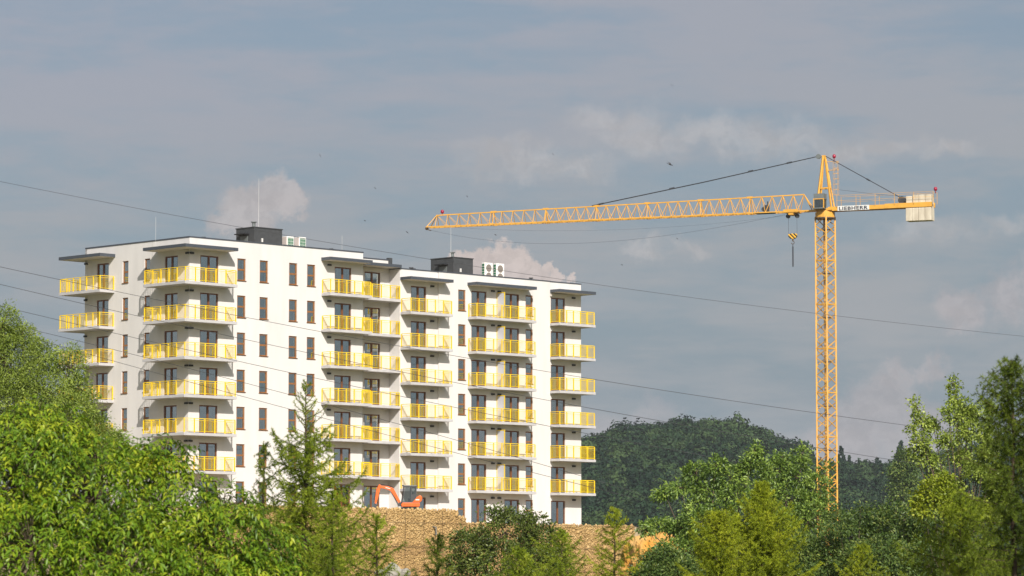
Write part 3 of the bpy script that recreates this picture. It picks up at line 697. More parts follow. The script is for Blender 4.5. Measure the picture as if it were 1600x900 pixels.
# ------------------------------------------------------------------ mini excavator on the terrace
def excavator():
    c0 = wl(19.25, 4.0, 5.93)
    t = empty('mini_excavator', c0, 0.10, 'orange mini excavator with a dark cab parked on the terrace, arm folded down', 'excavator')
    t.scale = (0.88, 0.90, 0.91)
    # local: boom points to -x
    for sy in (-1, 1):
        b = MB(); prof = [(-0.95, 0.22), (-0.80, 0.03), (0.80, 0.03), (0.95, 0.22), (0.80, 0.42), (-0.80, 0.42)]
        b.prism(prof, sy * 0.72 - 0.15, sy * 0.72 + 0.15, 'y'); b.build('track', M['rubber'], t, bevel=0.03)
    b = MB(); b.box(-0.55, 0.55, -0.5, 0.5, 0.2, 0.46); b.build('undercarriage', M['grime'], t)
    b = MB(); b.prism([(-0.72, 0.47), (0.86, 0.47), (0.92, 0.60), (0.88, 0.82), (-0.66, 0.82), (-0.76, 0.66)], -0.66, 0.66, 'y'); b.build('platform', M['orange'], t, bevel=0.03)
    b = MB(); prof = [(0.22, 0.83), (0.92, 0.83), (1.08, 0.98), (1.14, 1.22), (1.05, 1.42), (0.86, 1.45), (0.62, 1.28), (0.38, 1.0)]
    b.prism(prof, -0.655, 0.655, 'y'); b.build('counterweight', M['orange'], t, bevel=0.05)
    cab = MB()
    x0b, x1b, x0t, x1t, zb, zt = -0.66, 0.52, -0.46, 0.60, 0.83, 2.22; y0, y1 = -0.50, 0.62
    for yy in (y0, y1):
        cab.bar((x0b, yy, zb), (x0t, yy, zt), 0.07); cab.bar((x1b, yy, zb), (x1t, yy, zt), 0.09); cab.bar((0.14, yy, zb), (0.16, yy, zt), 0.09)
        cab.bar((x0b, yy, zb + 0.03), (x1b, yy, zb + 0.03), 0.08); cab.bar((x0t, yy, zt), (x1t, yy, zt), 0.09)
    for xa, z in ((x0b, zb + 0.03), (x1b, zb + 0.03), (x0t, zt), (x1t, zt)): cab.bar((xa, y0, z), (xa, y1, z), 0.08)
    co = cab.build('cab', M['grime'], t)
    rf = MB(); rf.box(x0t - 0.12, x1t + 0.06, y0 - 0.04, y1 + 0.04, zt + 0.03, zt + 0.11); rf.build('cab_roof', M['cab_grey'], co, bevel=0.03)
    dr = MB(); dr.box(0.18, x1b + 0.02, y0 - 0.01, y0 + 0.02, zb + 0.06, zb + 0.72); dr.build('door_panel', M['grime'], co)
    gl = MB(); gl.v += [(x0b + .05, y0, zb + .06), (0.11, y0, zb + .06), (0.12, y0, zt - .05), (x0t + .05, y0, zt - .05)]; gl.f.append((0, 1, 2, 3)); gl.build('pane', M['cab_glass'], co)
    gl = MB(); gl.v += [(0.2, y0, zb + .74), (x1b, y0, zb + .74), (x1t - .05, y0, zt - .05), (0.2, y0, zt - .05)]; gl.f.append((0, 1, 2, 3)); gl.build('pane', M['cab_glass'], co)
    gl = MB(); gl.v += [(x0b, y0 + .05, zb + .06), (x0b, y1 - .05, zb + .06), (x0t, y1 - .05, zt - .05), (x0t, y0 + .05, zt - .05)]; gl.f.append((0, 1, 2, 3)); gl.build('windscreen', M['cab_glass'], co)
    st = MB(); st.box(-0.1, 0.35, -0.2, 0.3, 0.85, 1.2); st.box(0.22, 0.38, -0.2, 0.3, 1.2, 1.75); st.build('driver_seat', M['rubber'], co)
    mi = MB(); mi.box(x0t - 0.14, x0t - 0.09, y0 - 0.20, y0 - 0.05, 1.82, 2.05); mi.build('mirror', M['grime'], co)
    # boom: two bent lengths, arm hanging down, bucket curled
    def limb(name, pts, widths, m, yw):
        out = []
        P_ = [Vector(p) for p in pts]
        up_, dn_ = [], []
        for k, p in enumerate(P_):
            d = (P_[min(k + 1, len(P_) - 1)] - P_[max(k - 1, 0)]).normalized(); nrm = Vector((-d.y, d.x))
            up_.append(p + nrm * widths[k] / 2); dn_.append(p - nrm * widths[k] / 2)
        poly = [(p.x, p.y) for p in up_] + [(p.x, p.y) for p in reversed(dn_)]
        b = MB(); b.prism(poly, -yw / 2, yw / 2, 'y'); o = b.build(name, m, t, bevel=0.02); return o
    bm_ = limb('boom', [(-0.80, 0.72), (-1.20, 1.38), (-1.55, 1.95), (-1.95, 2.12), (-2.62, 2.20)], [0.22, 0.27, 0.36, 0.28, 0.20], M['orange'], 0.20)
    am = limb('arm', [(-2.62, 2.38), (-2.80, 1.95), (-2.92, 1.35), (-3.04, 0.70)], [0.20, 0.34, 0.26, 0.15], M['orange'], 0.17)
    bk = MB(); bk.prism([(-3.16, 0.78), (-2.98, 0.72), (-2.85, 0.45), (-2.92, 0.20), (-3.12, 0.12), (-3.38, 0.22), (-3.20, 0.30), (-3.08, 0.50)], -0.24, 0.24, 'y'); bk.build('bucket', M['grime'], t)
    hy = MB(); hy.tube([(-0.98, 0.0, 0.62), (-1.30, 0.0, 1.22), (-1.62, 0.0, 1.74)], 0.055, 8); hy.tube([(-1.62, 0, 2.22), (-2.62, 0, 2.42)], 0.045, 8); hy.tube([(-2.95, 0, 2.0), (-3.16, 0, 1.1), (-3.16, 0, 0.85)], 0.04, 8); hy.build('hydraulic_ram', M['grime'], t)
    sb = MB(); sb.prism([(-1.06, 0.50), (-0.66, 0.50), (-0.66, 0.86), (-0.92, 0.86)], -0.2, 0.2, 'y'); sb.build('swing_bracket', M['grime'], t)
    ho_ = MB()
    for y_ in (-0.06, 0.06): ho_.tube([(-0.85, y_, 0.95), (-1.2, y_, 1.62), (-1.5, y_, 2.18), (-2.0, y_, 2.34), (-2.55, y_, 2.40)], 0.022, 5)
    ho_.build('hydraulic_hose', M['rubber'], t)
    de = MB(); de.box(0.52, 0.86, -0.664, -0.656, 1.02, 1.12); de.prism([(-1.70, 2.06), (-1.72, 2.00), (-2.15, 2.12), (-2.13, 2.18)], -0.109, -0.101, 'y'); de.build('decal', M['white'], t)
    wl_ = MB(); wl_.box(-0.62, -0.50, -0.45, -0.30, 2.27, 2.36); wl_.box(-0.62, -0.50, 0.35, 0.5, 2.27, 2.36); wl_.build('work_light', M['grime'], co)
    bl_ = MB(); bl_.prism([(-1.36, 0.05), (-1.26, 0.05), (-1.22, 0.36), (-1.34, 0.40)], -0.85, 0.85, 'y'); bl_.build('dozer_blade', M['orange'], t)
excavator()

# ------------------------------------------------------------------ tower crane
def crane():
    ax = at(1289.2, 330, 400); X0, Y0 = ax.x, ax.y
    zb = 1.0; zs = at(1289, 337, 400).z                       # slewing height
    JZ = math.atan2(0.379, -0.925)                            # heading of the jib in plan
    c = empty('tower_crane', (X0, Y0, zb), 0, 'tall yellow tower crane with a long lattice jib and cream counterweights', 'tower crane')
    hw = 0.81
    legs = [(hw * math.cos(R(45 + 90 * k)) * 1.4142, hw * math.sin(R(45 + 90 * k)) * 1.4142) for k in range(4)]
    yaw = R(45)
    legs = [(x * math.cos(yaw) - y * math.sin(yaw), x * math.sin(yaw) + y * math.cos(yaw)) for x, y in legs]
    sec = 5.13; ztop = zs - zb - 0.15
    # one object per mast section, counted down from the slewing ring
    zhi = ztop; sh = {}
    def mast_mesh(h):
        b = MB(); n = 5
        for (x, y) in legs: b.bar((x, y, 0), (x, y, h), 0.165)
        for k in range(4):
            p, q = legs[k], legs[(k + 1) % 4]
            b.bar((*p, 0.04), (*q, 0.04), 0.11)
            for j in range(n):
                z0, z1 = h * j / n + 0.05, h * (j + 1) / n
                a, d = (p, q) if j % 2 == 0 else (q, p)
                b.bar((*a, z0), (*d, z1), 0.085)
        m = b.mesh('mast_section', M['crane'])
        pl = MB(); x_, y_ = legs[0]
        pl.box(-0.55, 0.55, -0.55, 0.2, h * 0.70, h * 0.70 + 0.05); pl.bar((*legs[0], h * 0.70), (*legs[2], h * 0.70), 0.06); pl.bar((*legs[1], h * 0.70), (*legs[3], h * 0.70), 0.06)
        ld = MB()
        for s_ in (-0.2, 0.2): ld.bar((s_, 0.3, 0), (s_, 0.3, h), 0.04)
        for z in np.arange(0.15, h, 0.3): ld.bar((-0.2, 0.3, z), (0.2, 0.3, z), 0.025)
        return m, pl.mesh('mast_platform', M['crane_dark']), ld.mesh('ladder', M['crane_dark'])
    mm = None
    while zhi > 0.2:
        h = min(sec, zhi)
        if h == sec:
            mm = mm or mast_mesh(sec); ms = mm
        else: ms = mast_mesh(h)
        o = inst('mast_section', ms[0], c, (0, 0, zhi - h)); inst('mast_platform', ms[1], o); inst('ladder', ms[2], o)
        zhi -= h
    fb = MB(); fb.box(-2.2, 2.2, -2.2, 2.2, -1.5, 0.2); fb.build('foundation', M['slab'], c)
    # slewing parts in the jib's own frame: +x along the jib
    top = empty('slewing_unit', (0, 0, zs - zb), JZ); top.parent = c
    rg = MB(); rg.tube([(0, 0, -0.25), (0, 0, 0.35)], 1.15, 20); rg.tube([(0, 0, 0.35), (0, 0, 0.55)], 1.0, 20); rg.box(-1.1, 1.1, -0.9, 0.9, 0.55, 0.80); rg.build('slewing_ring', M['crane'], top)
    gd = MB(); gd.tube([(0, 0, -0.40), (0, 0, -0.25)], 1.22, 16); gd.build('ring_flange', M['crane_dark'], top)
    # A-frame head
    AH = 6.95
    hd = MB(); A_ = (0.12, 0, AH)
    for y in (-0.62, 0.62):
        hd.bar((0.85, y, 0.8), (0.18, y * 0.12, AH), 0.20); hd.bar((-0.95, y, 0.8), (-0.05, y * 0.12, AH), 0.165)
        hd.bar((0.58, y * 0.66, 3.2), (-0.60, y * 0.66, 3.2), 0.14)
    for z, s_ in ((3.2, 0.42), (5.2, 0.18)): hd.bar((0.85 - z * 0.09, -s_, z), (0.85 - z * 0.09, s_, z), 0.14); hd.bar((-0.95 + z * 0.12, -s_, z), (-0.95 + z * 0.12, s_, z), 0.12)
    hd.box(-0.12, 0.3, -0.14, 0.14, AH - 0.25, AH + 0.12); hd.build('tower_head', M['crane'], top)
    sh_ = MB(); sh_.tube([(0.75, -0.09, AH + 0.02), (0.75, 0.09, AH + 0.02)], 0.30, 14); sh_.tube([(0.2, -0.07, AH), (0.75, -0.07, AH)], 0.05, 6); sh_.build('head_sheave', M['cab_grey'], top)
    cg = MB()
    for z in np.arange(2.4, 6.3, 0.62):
        cx = -0.98 + z * 0.02
        cg.tube([(-1.35 + 0.36 * math.cos(a), 0.36 * math.sin(a), z) for a in np.linspace(0, 2 * math.pi, 9)], 0.018, 4, caps=False)
    for a in (0.8, 2.4, 3.9, 5.4): cg.tube([(-1.35 + 0.36 * math.cos(a), 0.36 * math.sin(a), 2.4), (-1.35 + 0.36 * math.cos(a), 0.36 * math.sin(a), 6.3)], 0.016, 4)
    cg.bar((-0.3, 0, 6.3), (-1.7, 0, 6.3), 0.05); cg.bar((-0.45, 0, 5.3), (-1.7, 0, 5.3), 0.07); cg.build('cage_ladder', M['crane'], top)
    # operator cab hung at the side facing the camera
    cb = MB(); cb.box(-0.50, 0.62, 1.02, 2.12, 0.85, 2.55)
    cb = MB(); Yc0, Yc1 = 0.70, 1.80
    for x in (-0.35, 0.75):
        for y in (Yc0, Yc1): cb.bar((x, y, 0.75), (x, y, 1.85), 0.10)
    cb.box(-0.42, 0.82, Yc0 - 0.05, Yc1 + 0.05, 0.66, 0.78); cb.box(-0.42, 0.82, Yc0, Yc1, 1.78, 2.42)
    cbo = cb.build('operator_cab', M['cab_grey'], top)
    gg = MB(); gg.box(-0.33, 0.73, Yc0 + 0.02, Yc1 - 0.02, 0.79, 1.77); gg.build('cab_glazing', M['cab_glass'], cbo)
    fr = MB()
    for x in (-0.40, 0.80): fr.bar((x, Yc1 + 0.06, 0.72), (x, Yc1 + 0.06, 1.85), 0.09)
    fr.bar((-0.40, Yc1 + 0.06, 1.78), (0.80, Yc1 + 0.06, 1.78), 0.09); fr.build('cab_frame', M['crane'], cbo)
    # jib: one top chord, two bottom chords
    JL = 50.45; bz = 0.62; hin, hout = 1.95, 1.32; bw = 0.62
    def tz(x): return bz + 1.98 - 0.55 * (x / JL)
    jb = MB(); j0 = 1.35
    for y in (-bw, bw): jb.bar((j0 - 0.4, y, bz), (JL, y, bz), 0.125)
    jb.bar((j0 + 1.2, 0, tz(j0)), (JL - 1.1, 0, tz(JL)), 0.13)
    for y in (-bw, bw): jb.bar((j0, y, bz), (j0 + 1.2, 0, tz(j0)), 0.09); jb.bar((JL - 0.05, y, bz), (JL - 1.15, 0, tz(JL)), 0.08)
    # W lattice on the inner lengths
    xm = 35.0; n = 25; st = (xm - (j0 + 1.2)) / n
    for k in range(n):
        xa = j0 + 1.2 + st * k
        for y in (-bw, bw):
            jb.bar((xa, 0, tz(xa)), (xa + st / 2, y, bz), 0.055); jb.bar((xa + st / 2, y, bz), (xa + st, 0, tz(xa + st)), 0.055)
        jb.bar((xa + st / 2, -bw, bz), (xa + st / 2, bw, bz), 0.06); jb.bar((xa, -bw, bz), (xa + st / 2, bw, bz), 0.06); jb.bar((xa + st / 2, bw, bz), (xa + st, -bw, bz), 0.06)
    n2 = 10; st2 = (JL - 1.2 - xm) / n2
    for k in range(n2 + 1):
        xa = xm + st2 * k
        for y in (-bw, bw):
            jb.bar((xa, 0, tz(xa)), (xa, y, bz), 0.06)
            if k < n2: jb.bar((xa, y, bz), (xa + st2, 0, tz(xa + st2)), 0.035)
        if k < n2: jb.bar((xa, -bw, bz), (xa + st2, bw, bz), 0.06)
    for xj in (9.2, 15.3, 22.0, 28.5, 35.0, 41.8):               # section joints
        for y in (-bw, bw): jb.bar((xj - 0.14, y, bz), (xj - 0.05, 0, tz(xj)), 0.08); jb.bar((xj - 0.22, y, bz), (xj + 0.22, y, bz), 0.20)
        jb.bar((xj - 0.35, 0, tz(xj) + 0.02), (xj + 0.35, 0, tz(xj) + 0.02), 0.23)
    jo = jb.build('jib', M['crane'], top)
    nose = MB(); nose.tube([(JL + 0.15, -0.12, bz - 0.12), (JL + 0.15, 0.12, bz - 0.12)], 0.2, 10); nose.bar((JL - 0.4, 0, bz - 0.4), (JL + 0.1, 0, bz - 0.25), 0.1); nose.build('jib_sheave', M['crane_dark'], jo)
    def beacon(x, z, par=top):
        b = MB(); b.ball((x, 0, z), 0.22, 10, 8, (1, 1, 1.15)); b.tube([(x, 0, z - 0.5), (x, 0, z - 0.15)], 0.05, 6); b.build('beacon', M['red'], par, smooth=True)
    beacon(JL - 1.9, tz(JL) + 0.42, jo); beacon(-1.15, AH - 0.05); beacon(-13.25, 2.55)
    wn = MB(); wn.tube([(7.4, -0.35, bz + 0.42), (7.4, 0.35, bz + 0.42)], 0.27, 12); wn.box(6.9, 7.3, -0.3, 0.3, bz + 0.1, bz + 0.9); wn.bar((7.0, 0, bz + 0.8), (7.0, 0, bz + 1.35), 0.12); wn.box(6.2, 8.4, -0.5, 0.5, bz - 0.10, bz - 0.02); wn.build('trolley_winch', M['grime'], jo)
    # jib tie with links
    xt = 29.0; tb = MB(); a = Vector((0.95, 0, AH + 0.02)); e = Vector((xt, 0, tz(xt) + 0.1))
    for y in (-0.10, 0.10): tb.tube([a + Vector((0, y * 0.5, 0)), (a + e) / 2 + Vector((0, y, -0.10)), e + Vector((0, y, 0))], 0.045, 6)
    for q in (0.12, 0.29, 0.64, 0.96): pq = a.lerp(e, q); dq = (e - a).normalized() * 0.32; tb.tube([pq - dq, pq + dq], 0.10, 6)
    tb.build('jib_tie', M['rope'], top)
    # counter-jib
    CL = 13.0; cz = 0.45
    cj = MB()
    for y in (-0.62, 0.62): cj.box(-CL, -0.6, y - 0.12, y + 0.12, cz, cz + 0.48); cj.box(-CL, -CL + 5.6, y - 0.15, y + 0.15, cz + 0.02, cz + 0.56)
    for x in np.arange(-CL + 0.1, -0.6, 2.2): cj.box(x, x + 0.16, -0.5, 0.5, cz + 0.1, cz + 0.36)
    cjo = cj.build('counter_jib', M['crane'], top)
    dk = MB(); dk.box(-CL + 4.2, -1.0, -0.49, 0.49, cz + 0.37, cz + 0.40); dk.build('walkway', M['crane_dark'], cjo)
    hr = MB()
    for y in (-0.85, 0.85):
        for x in np.arange(-CL - 0.2, -1.6, 2.3):
            hr.bar((x, y, cz + 0.4), (x, y, cz + 1.75), 0.038)
        for z in (cz + 1.15, cz + 1.75): hr.bar((-CL - 0.2, y, z), (-1.6, y, z), 0.026)
    hr.build('guard_rail', M['crane'], cjo)
    ct = MB()
    for y in (-0.1, 0.1): ct.tube([(-0.15, y, AH), (-CL + 3.6, y, cz + 1.1), ], 0.045, 6)
    for q in (0.55,): pq = Vector((-0.15, 0, AH)).lerp(Vector((-CL + 3.6, 0, cz + 1.1)), q); dq = Vector((-0.85, 0, -0.5)) * 0.25; ct.tube([pq - dq, pq + dq], 0.09, 6)
    ct.tube([(-1.75, 0, 2.95), (-6.5, 0, 2.2), (-CL + 2.6, 0, 1.75)], 0.02, 4); ct.build('counter_tie', M['rope'], top)
    hw_ = MB(); hw_.tube([(-CL + 3.7, -0.4, cz + 0.95), (-CL + 3.7, 0.4, cz + 0.95)], 0.42, 14); hw_.bar((-CL + 3.7, 0.3, cz + 1.0), (-CL + 2.6, 0.3, cz + 0.7), 0.2); hw_.build('hoist_winch', M['grime'], cjo)
    xs = [-CL + 0.10, -CL + 0.86, -CL + 1.62, -CL + 2.38]
    for k, x in enumerate(xs):
        b = MB(); hgt = 1.50 if k < 3 else 1.35
        b.prism([(-0.55, cz + hgt), (0.55, cz + hgt), (0.55, cz + 0.1), (0.72, cz - 0.1), (0.72, cz - 1.55), (-0.72, cz - 1.55), (-0.72, cz - 0.1), (-0.55, cz + 0.1)], x, x + 0.735, 'x')
        b.build('counterweight', M['ballast'], cjo, bevel=0.04)
    # name board, letters as in the photograph
    nb = MB(); yb = 0.625 + 0.13
    x_l, x_r = -1.75, -5.55
    nb.box(x_r, x_l, yb, yb + 0.03, cz - 0.04, cz + 0.52); nbo = nb.build('name_board', M['white'], cjo)
    fc = bpy.data.curves.new('lettering', 'FONT'); fc.body = 'LIEBHERR'; fc.size = 0.62; fc.extrude = 0.008; fc.offset = 0.014; fc.space_character = 1.12; fc.align_x = 'CENTER'; fc.align_y = 'CENTER'
    fo = bpy.data.objects.new('lettering_curve', fc); COL.objects.link(fo)
    bpy.context.view_layer.update()
    me = bpy.data.meshes.new_from_object(fo.evaluated_get(bpy.context.evaluated_depsgraph_get()))
    bpy.data.objects.remove(fo)
    xsz = [v.co.x for v in me.vertices]; wid = max(xsz) - min(xsz); mx_ = (max(xsz) + min(xsz)) / 2
    ysz = [v.co.y for v in me.vertices]; hgt = max(ysz) - min(ysz); my_ = (max(ysz) + min(ysz)) / 2
    for v in me.vertices:
        a_ = (v.co.x - mx_) / wid * 3.45; b_ = (v.co.y - my_) / hgt * 0.40; d_ = v.co.z
        v.co = ((x_l + x_r) / 2 - a_, yb + 0.042 + d_, cz + 0.22 + b_)
    me.flip_normals(); me.materials.clear(); me.materials.append(M['navy'])
    link(bpy.data.objects.new('lettering', me), nbo)
    # trolley, ropes, hook block, lifting bar
    XT = 3.95
    tr = MB(); tr.box(XT - 0.85, XT + 0.85, -0.75, 0.75, bz - 0.16, bz - 0.04); tr.box(XT - 0.3, XT + 0.3, -0.7, 0.7, bz - 0.42, bz - 0.14)
    tr.box(XT - 0.9, XT + 0.9, 0.68, 0.78, bz - 0.10, bz + 0.22); tro = tr.build('trolley', M['crane'], top)
    sv_ = MB()
    for x in (XT - 0.55, XT + 0.55): sv_.tube([(x, -0.12, bz - 0.5), (x, 0.12, bz - 0.5)], 0.26, 12)
    sv_.build('trolley_sheave', M['grime'], tro)
    zh = -1.95
    for x in (XT - 0.52, XT + 0.52):
        rp = MB(); rp.tube([(x, 0, bz - 0.6), (x, 0, zh)], 0.018, 5); rp.build('hoist_rope', M['rope'], top)
    rp2 = MB(); rp2.tube([(JL - 0.1 + (XT + 0.9 - JL + 0.1) * u, 0.02, bz - 0.3 - 2.35 * 4 * u * (1 - u) * (1.25 - 0.5 * u)) for u in np.linspace(0, 1, 22)], 0.016, 4); rp2.tube([(2.0 + 45 * u, -0.3, bz - 0.12 - 1.1 * 4 * u * (1 - u)) for u in np.linspace(0, 1, 16)], 0.010, 4); rp2.build('trolley_rope', M['rope'], top)
    hb = MB(); hb.prism([(-0.62, 0.28), (-0.45, 0.36), (0.45, 0.36), (0.62, 0.28), (0.58, -0.1), (0.30, -0.36), (-0.30, -0.36), (-0.58, -0.1)], -0.17, 0.17, 'y')
    hbo = hb.build('hook_block', M['stripes'], top); hbo.location = (XT, 0, zh - 0.30); hbo.scale = (0.84, 0.84, 0.84)
    hk = MB(); hk.tube([(0, 0, -0.36), (0, 0, -0.7)], 0.10, 8); hk.tube([(0.0 + 0.2 * math.cos(a), 0, -0.9 + 0.2 * math.sin(a)) for a in np.linspace(1.6, 6.2, 12)], 0.05, 6); hk.build('hook', M['crane_dark'], hbo)
    lb = MB(); lb.tube([(0, 0, -1.05), (0, 0, -1.45)], 0.05, 6); lb.tube([(0, 0, -1.45), (0, 0, -4.25)], 0.10, 8); lb.build('lifting_sling', M['rope'], hbo)
crane()

# ------------------------------------------------------------------ overhead cables (hung between poles outside the picture)
def plan(px):                                   # one straight line in plan, running away to the right
    # X = x0 + t*dx, Y = y0 + t*dy ; solve for the pixel column
    k = (px - 800) / 5430.0
    P0 = Vector((-26.0, 150.0)); Dv = Vector((86.0, 190.0))
    t = (k * P0.y - P0.x) / (Dv.x - k * Dv.y)
    return P0.y + Dv.y * t
wires = [
    ([(0, 282.6), (160, 315.6), (320, 345.6), (505, 378), (660, 403.5), (911.5, 441.4), (1271.5, 487.7), (1600, 526.4)], 0.0115, 'topmost overhead cable sagging across the sky above both roofs'),
    ([(0, 417.4), (225, 463), (480, 514.6), (684, 552), (960, 597.4), (1271.5, 644.8), (1420, 665)], 0.015, 'second overhead cable from the top, crossing the crane mast'),
    ([(0, 444.4), (225, 495), (480, 551.5), (700, 597), (889, 631), (1055, 660.5), (1253, 695.6), (1393, 719)], 0.015, 'third overhead cable, running down to the wooded hilltop'),
    ([(0, 478.6), (144, 511.6), (480, 588), (700, 635), (880, 669.5), (945, 683), (1100, 712)], 0.014, 'fourth overhead cable, in front of the middle floors'),
    ([(0, 503.5), (144, 538), (480, 622), (700, 686), (880, 737), (930, 748)], 0.013, 'fifth overhead cable, lower one of a close pair over the facade'),
    ([(60, 532), (93, 540.5), (300, 597), (480, 645), (700, 706), (827, 739), (931, 761)], 0.013, 'lowest overhead cable, crossing the bottom balconies'),
]
for pts, r_, lab in wires:
    xs = np.array([p[0] for p in pts]); ys = np.array([p[1] for p in pts])
    co = np.polyfit(xs, ys, 2)
    x0, x1 = -220, max(xs) + (320 if max(xs) > 1300 else 60)
    P_ = []
    for x in np.linspace(x0, x1, 40): P_.append(at(x, np.polyval(co, x), plan(x)))
    b = MB(); b.tube(P_, r_ * 0.66, 5, r_ * 1.25); o = b.build('overhead_cable', M['wire']); tag(o, lab, 'cable', 'overhead cables')

# ------------------------------------------------------------------ birds
def bird(px, py, Y, span, roll, head, lab):
    span *= 1.0 if span > 0.6 else 0.75; p = at(px, py, Y); b = MB(); L = span * 0.42
    b.ball((0, 0, 0), 1, 8, 6, (L * 0.5, L * 0.14, L * 0.14)); b.prism([(-L * 0.45, -0.04 * L), (-L * 0.85, -0.16 * L), (-L * 0.78, 0), (-L * 0.85, 0.16 * L), (-L * 0.45, 0.04 * L)], -0.01, 0.01)
    for s in (-1, 1):
        pts = [(L * 0.28, s * 0.1 * L, 0.02), (L * 0.36, s * span * 0.25, span * 0.10), (-L * 0.15, s * span * 0.5, span * 0.05), (-L * 0.12, s * span * 0.24, span * 0.08), (-L * 0.2, s * 0.1 * L, 0.02)]
        n = len(b.v); b.v += pts + [(x, y, z - 0.012) for x, y, z in pts]; b.f += [tuple(range(n, n + 5)), tuple(range(n + 9, n + 4, -1))] + [(n + i, n + (i + 1) % 5, n + 5 + (i + 1) % 5, n + 5 + i) for i in range(5)]
    o = b.build('bird', M['bird']); o.location = p; o.rotation_euler = (roll, 0.25, head); tag(o, lab, 'bird', 'birds in flight')
bird(1047, 257, 230, 0.75, 0.5, 0.6, 'largest dark bird gliding above the crane jib, wings spread')
bird(1050, 133, 260, 0.38, 0.2, 0.2, 'small dark bird high above the jib, highest of all')
bird(864, 241, 260, 0.3, 0.9, 1.2, 'tiny bird against the pale cloud left of the large bird')
bird(500, 243, 240, 0.42, 1.2, 1.5, 'small bird high above the taller roof')
bird(586, 294, 260, 0.28, 0.8, 2.2, 'tiny bird between the taller roof and the jib tip')
bird(730, 307, 260, 0.3, 0.9, 0.8, 'tiny bird just above the outer end of the jib')
bird(570, 345, 250, 0.3, 0.3, 2.5, 'tiny bird low over the roof, left of the jib tip')
bird(636, 363, 250, 0.36, 0.7, 2.2, 'small bird just left of the rod on the lower roof')
bird(774, 367, 260, 0.32, 0.5, 2.4, 'tiny bird just above the low round cloud')
bird(972, 414, 260, 0.38, 0.4, 0.3, 'small bird below the middle of the jib, right of the building')
bird(1058, 373, 260, 0.28, 0.7, 1.9, 'tiny bird below the jib, nearest the hook block')

# ------------------------------------------------------------------ foliage tools
def unit(a): return a / np.maximum(np.linalg.norm(a, axis=-1, keepdims=True), 1e-9)
def rand_unit(n): return unit(rng.normal(size=(n, 3)))
def leaves(P, D, Nn, L, Wd, fold=0.22, droop=0.12):
    """one folded two-triangle leaf per row"""
    D = unit(D); side = unit(np.cross(D, Nn)); Nn = np.cross(side, D)
    L = np.asarray(L)[:, None]; Wd = np.asarray(Wd)[:, None]
    mid = P + D * L * 0.45
    l = mid + side * Wd * 0.5 + Nn * Wd * fold; r = mid - side * Wd * 0.5 + Nn * Wd * fold
    tip = P + D * L - Nn * L * droop
    V = np.stack([P, r, tip, l], 1)
    n = len(P); i = np.arange(n)[:, None] * 4
    T = np.concatenate([i + np.array([[0, 1, 2]]), i + np.array([[0, 2, 3]])], 0)
    return V.reshape(-1, 3), T
def pxl(px, py, rx, ry, Y, dy=0.0, n=1.0):
    """a lobe of a crown: middle and radii, sized at its own distance"""
    s = Y / 5430.0; c = at(px, py, Y + dy)
    return (np.array(c), np.array([rx * s, (rx + ry) * 0.5 * s, ry * s]), n)
def crown_points(lobes, total, shell=(0.55, 1.05)):
    wts = np.array([l[1][0] * l[1][2] * l[2] for l in lobes]); wts = wts / wts.sum()
    P, O = [], []
    for (c, r, _), w in zip(lobes, wts):
        n = max(3, int(total * w)); u = rand_unit(n)
        k = rng.uniform(*shell, n)[:, None]
        P.append(c + u * r * k); O.append(u)
    return np.concatenate(P), np.concatenate(O)
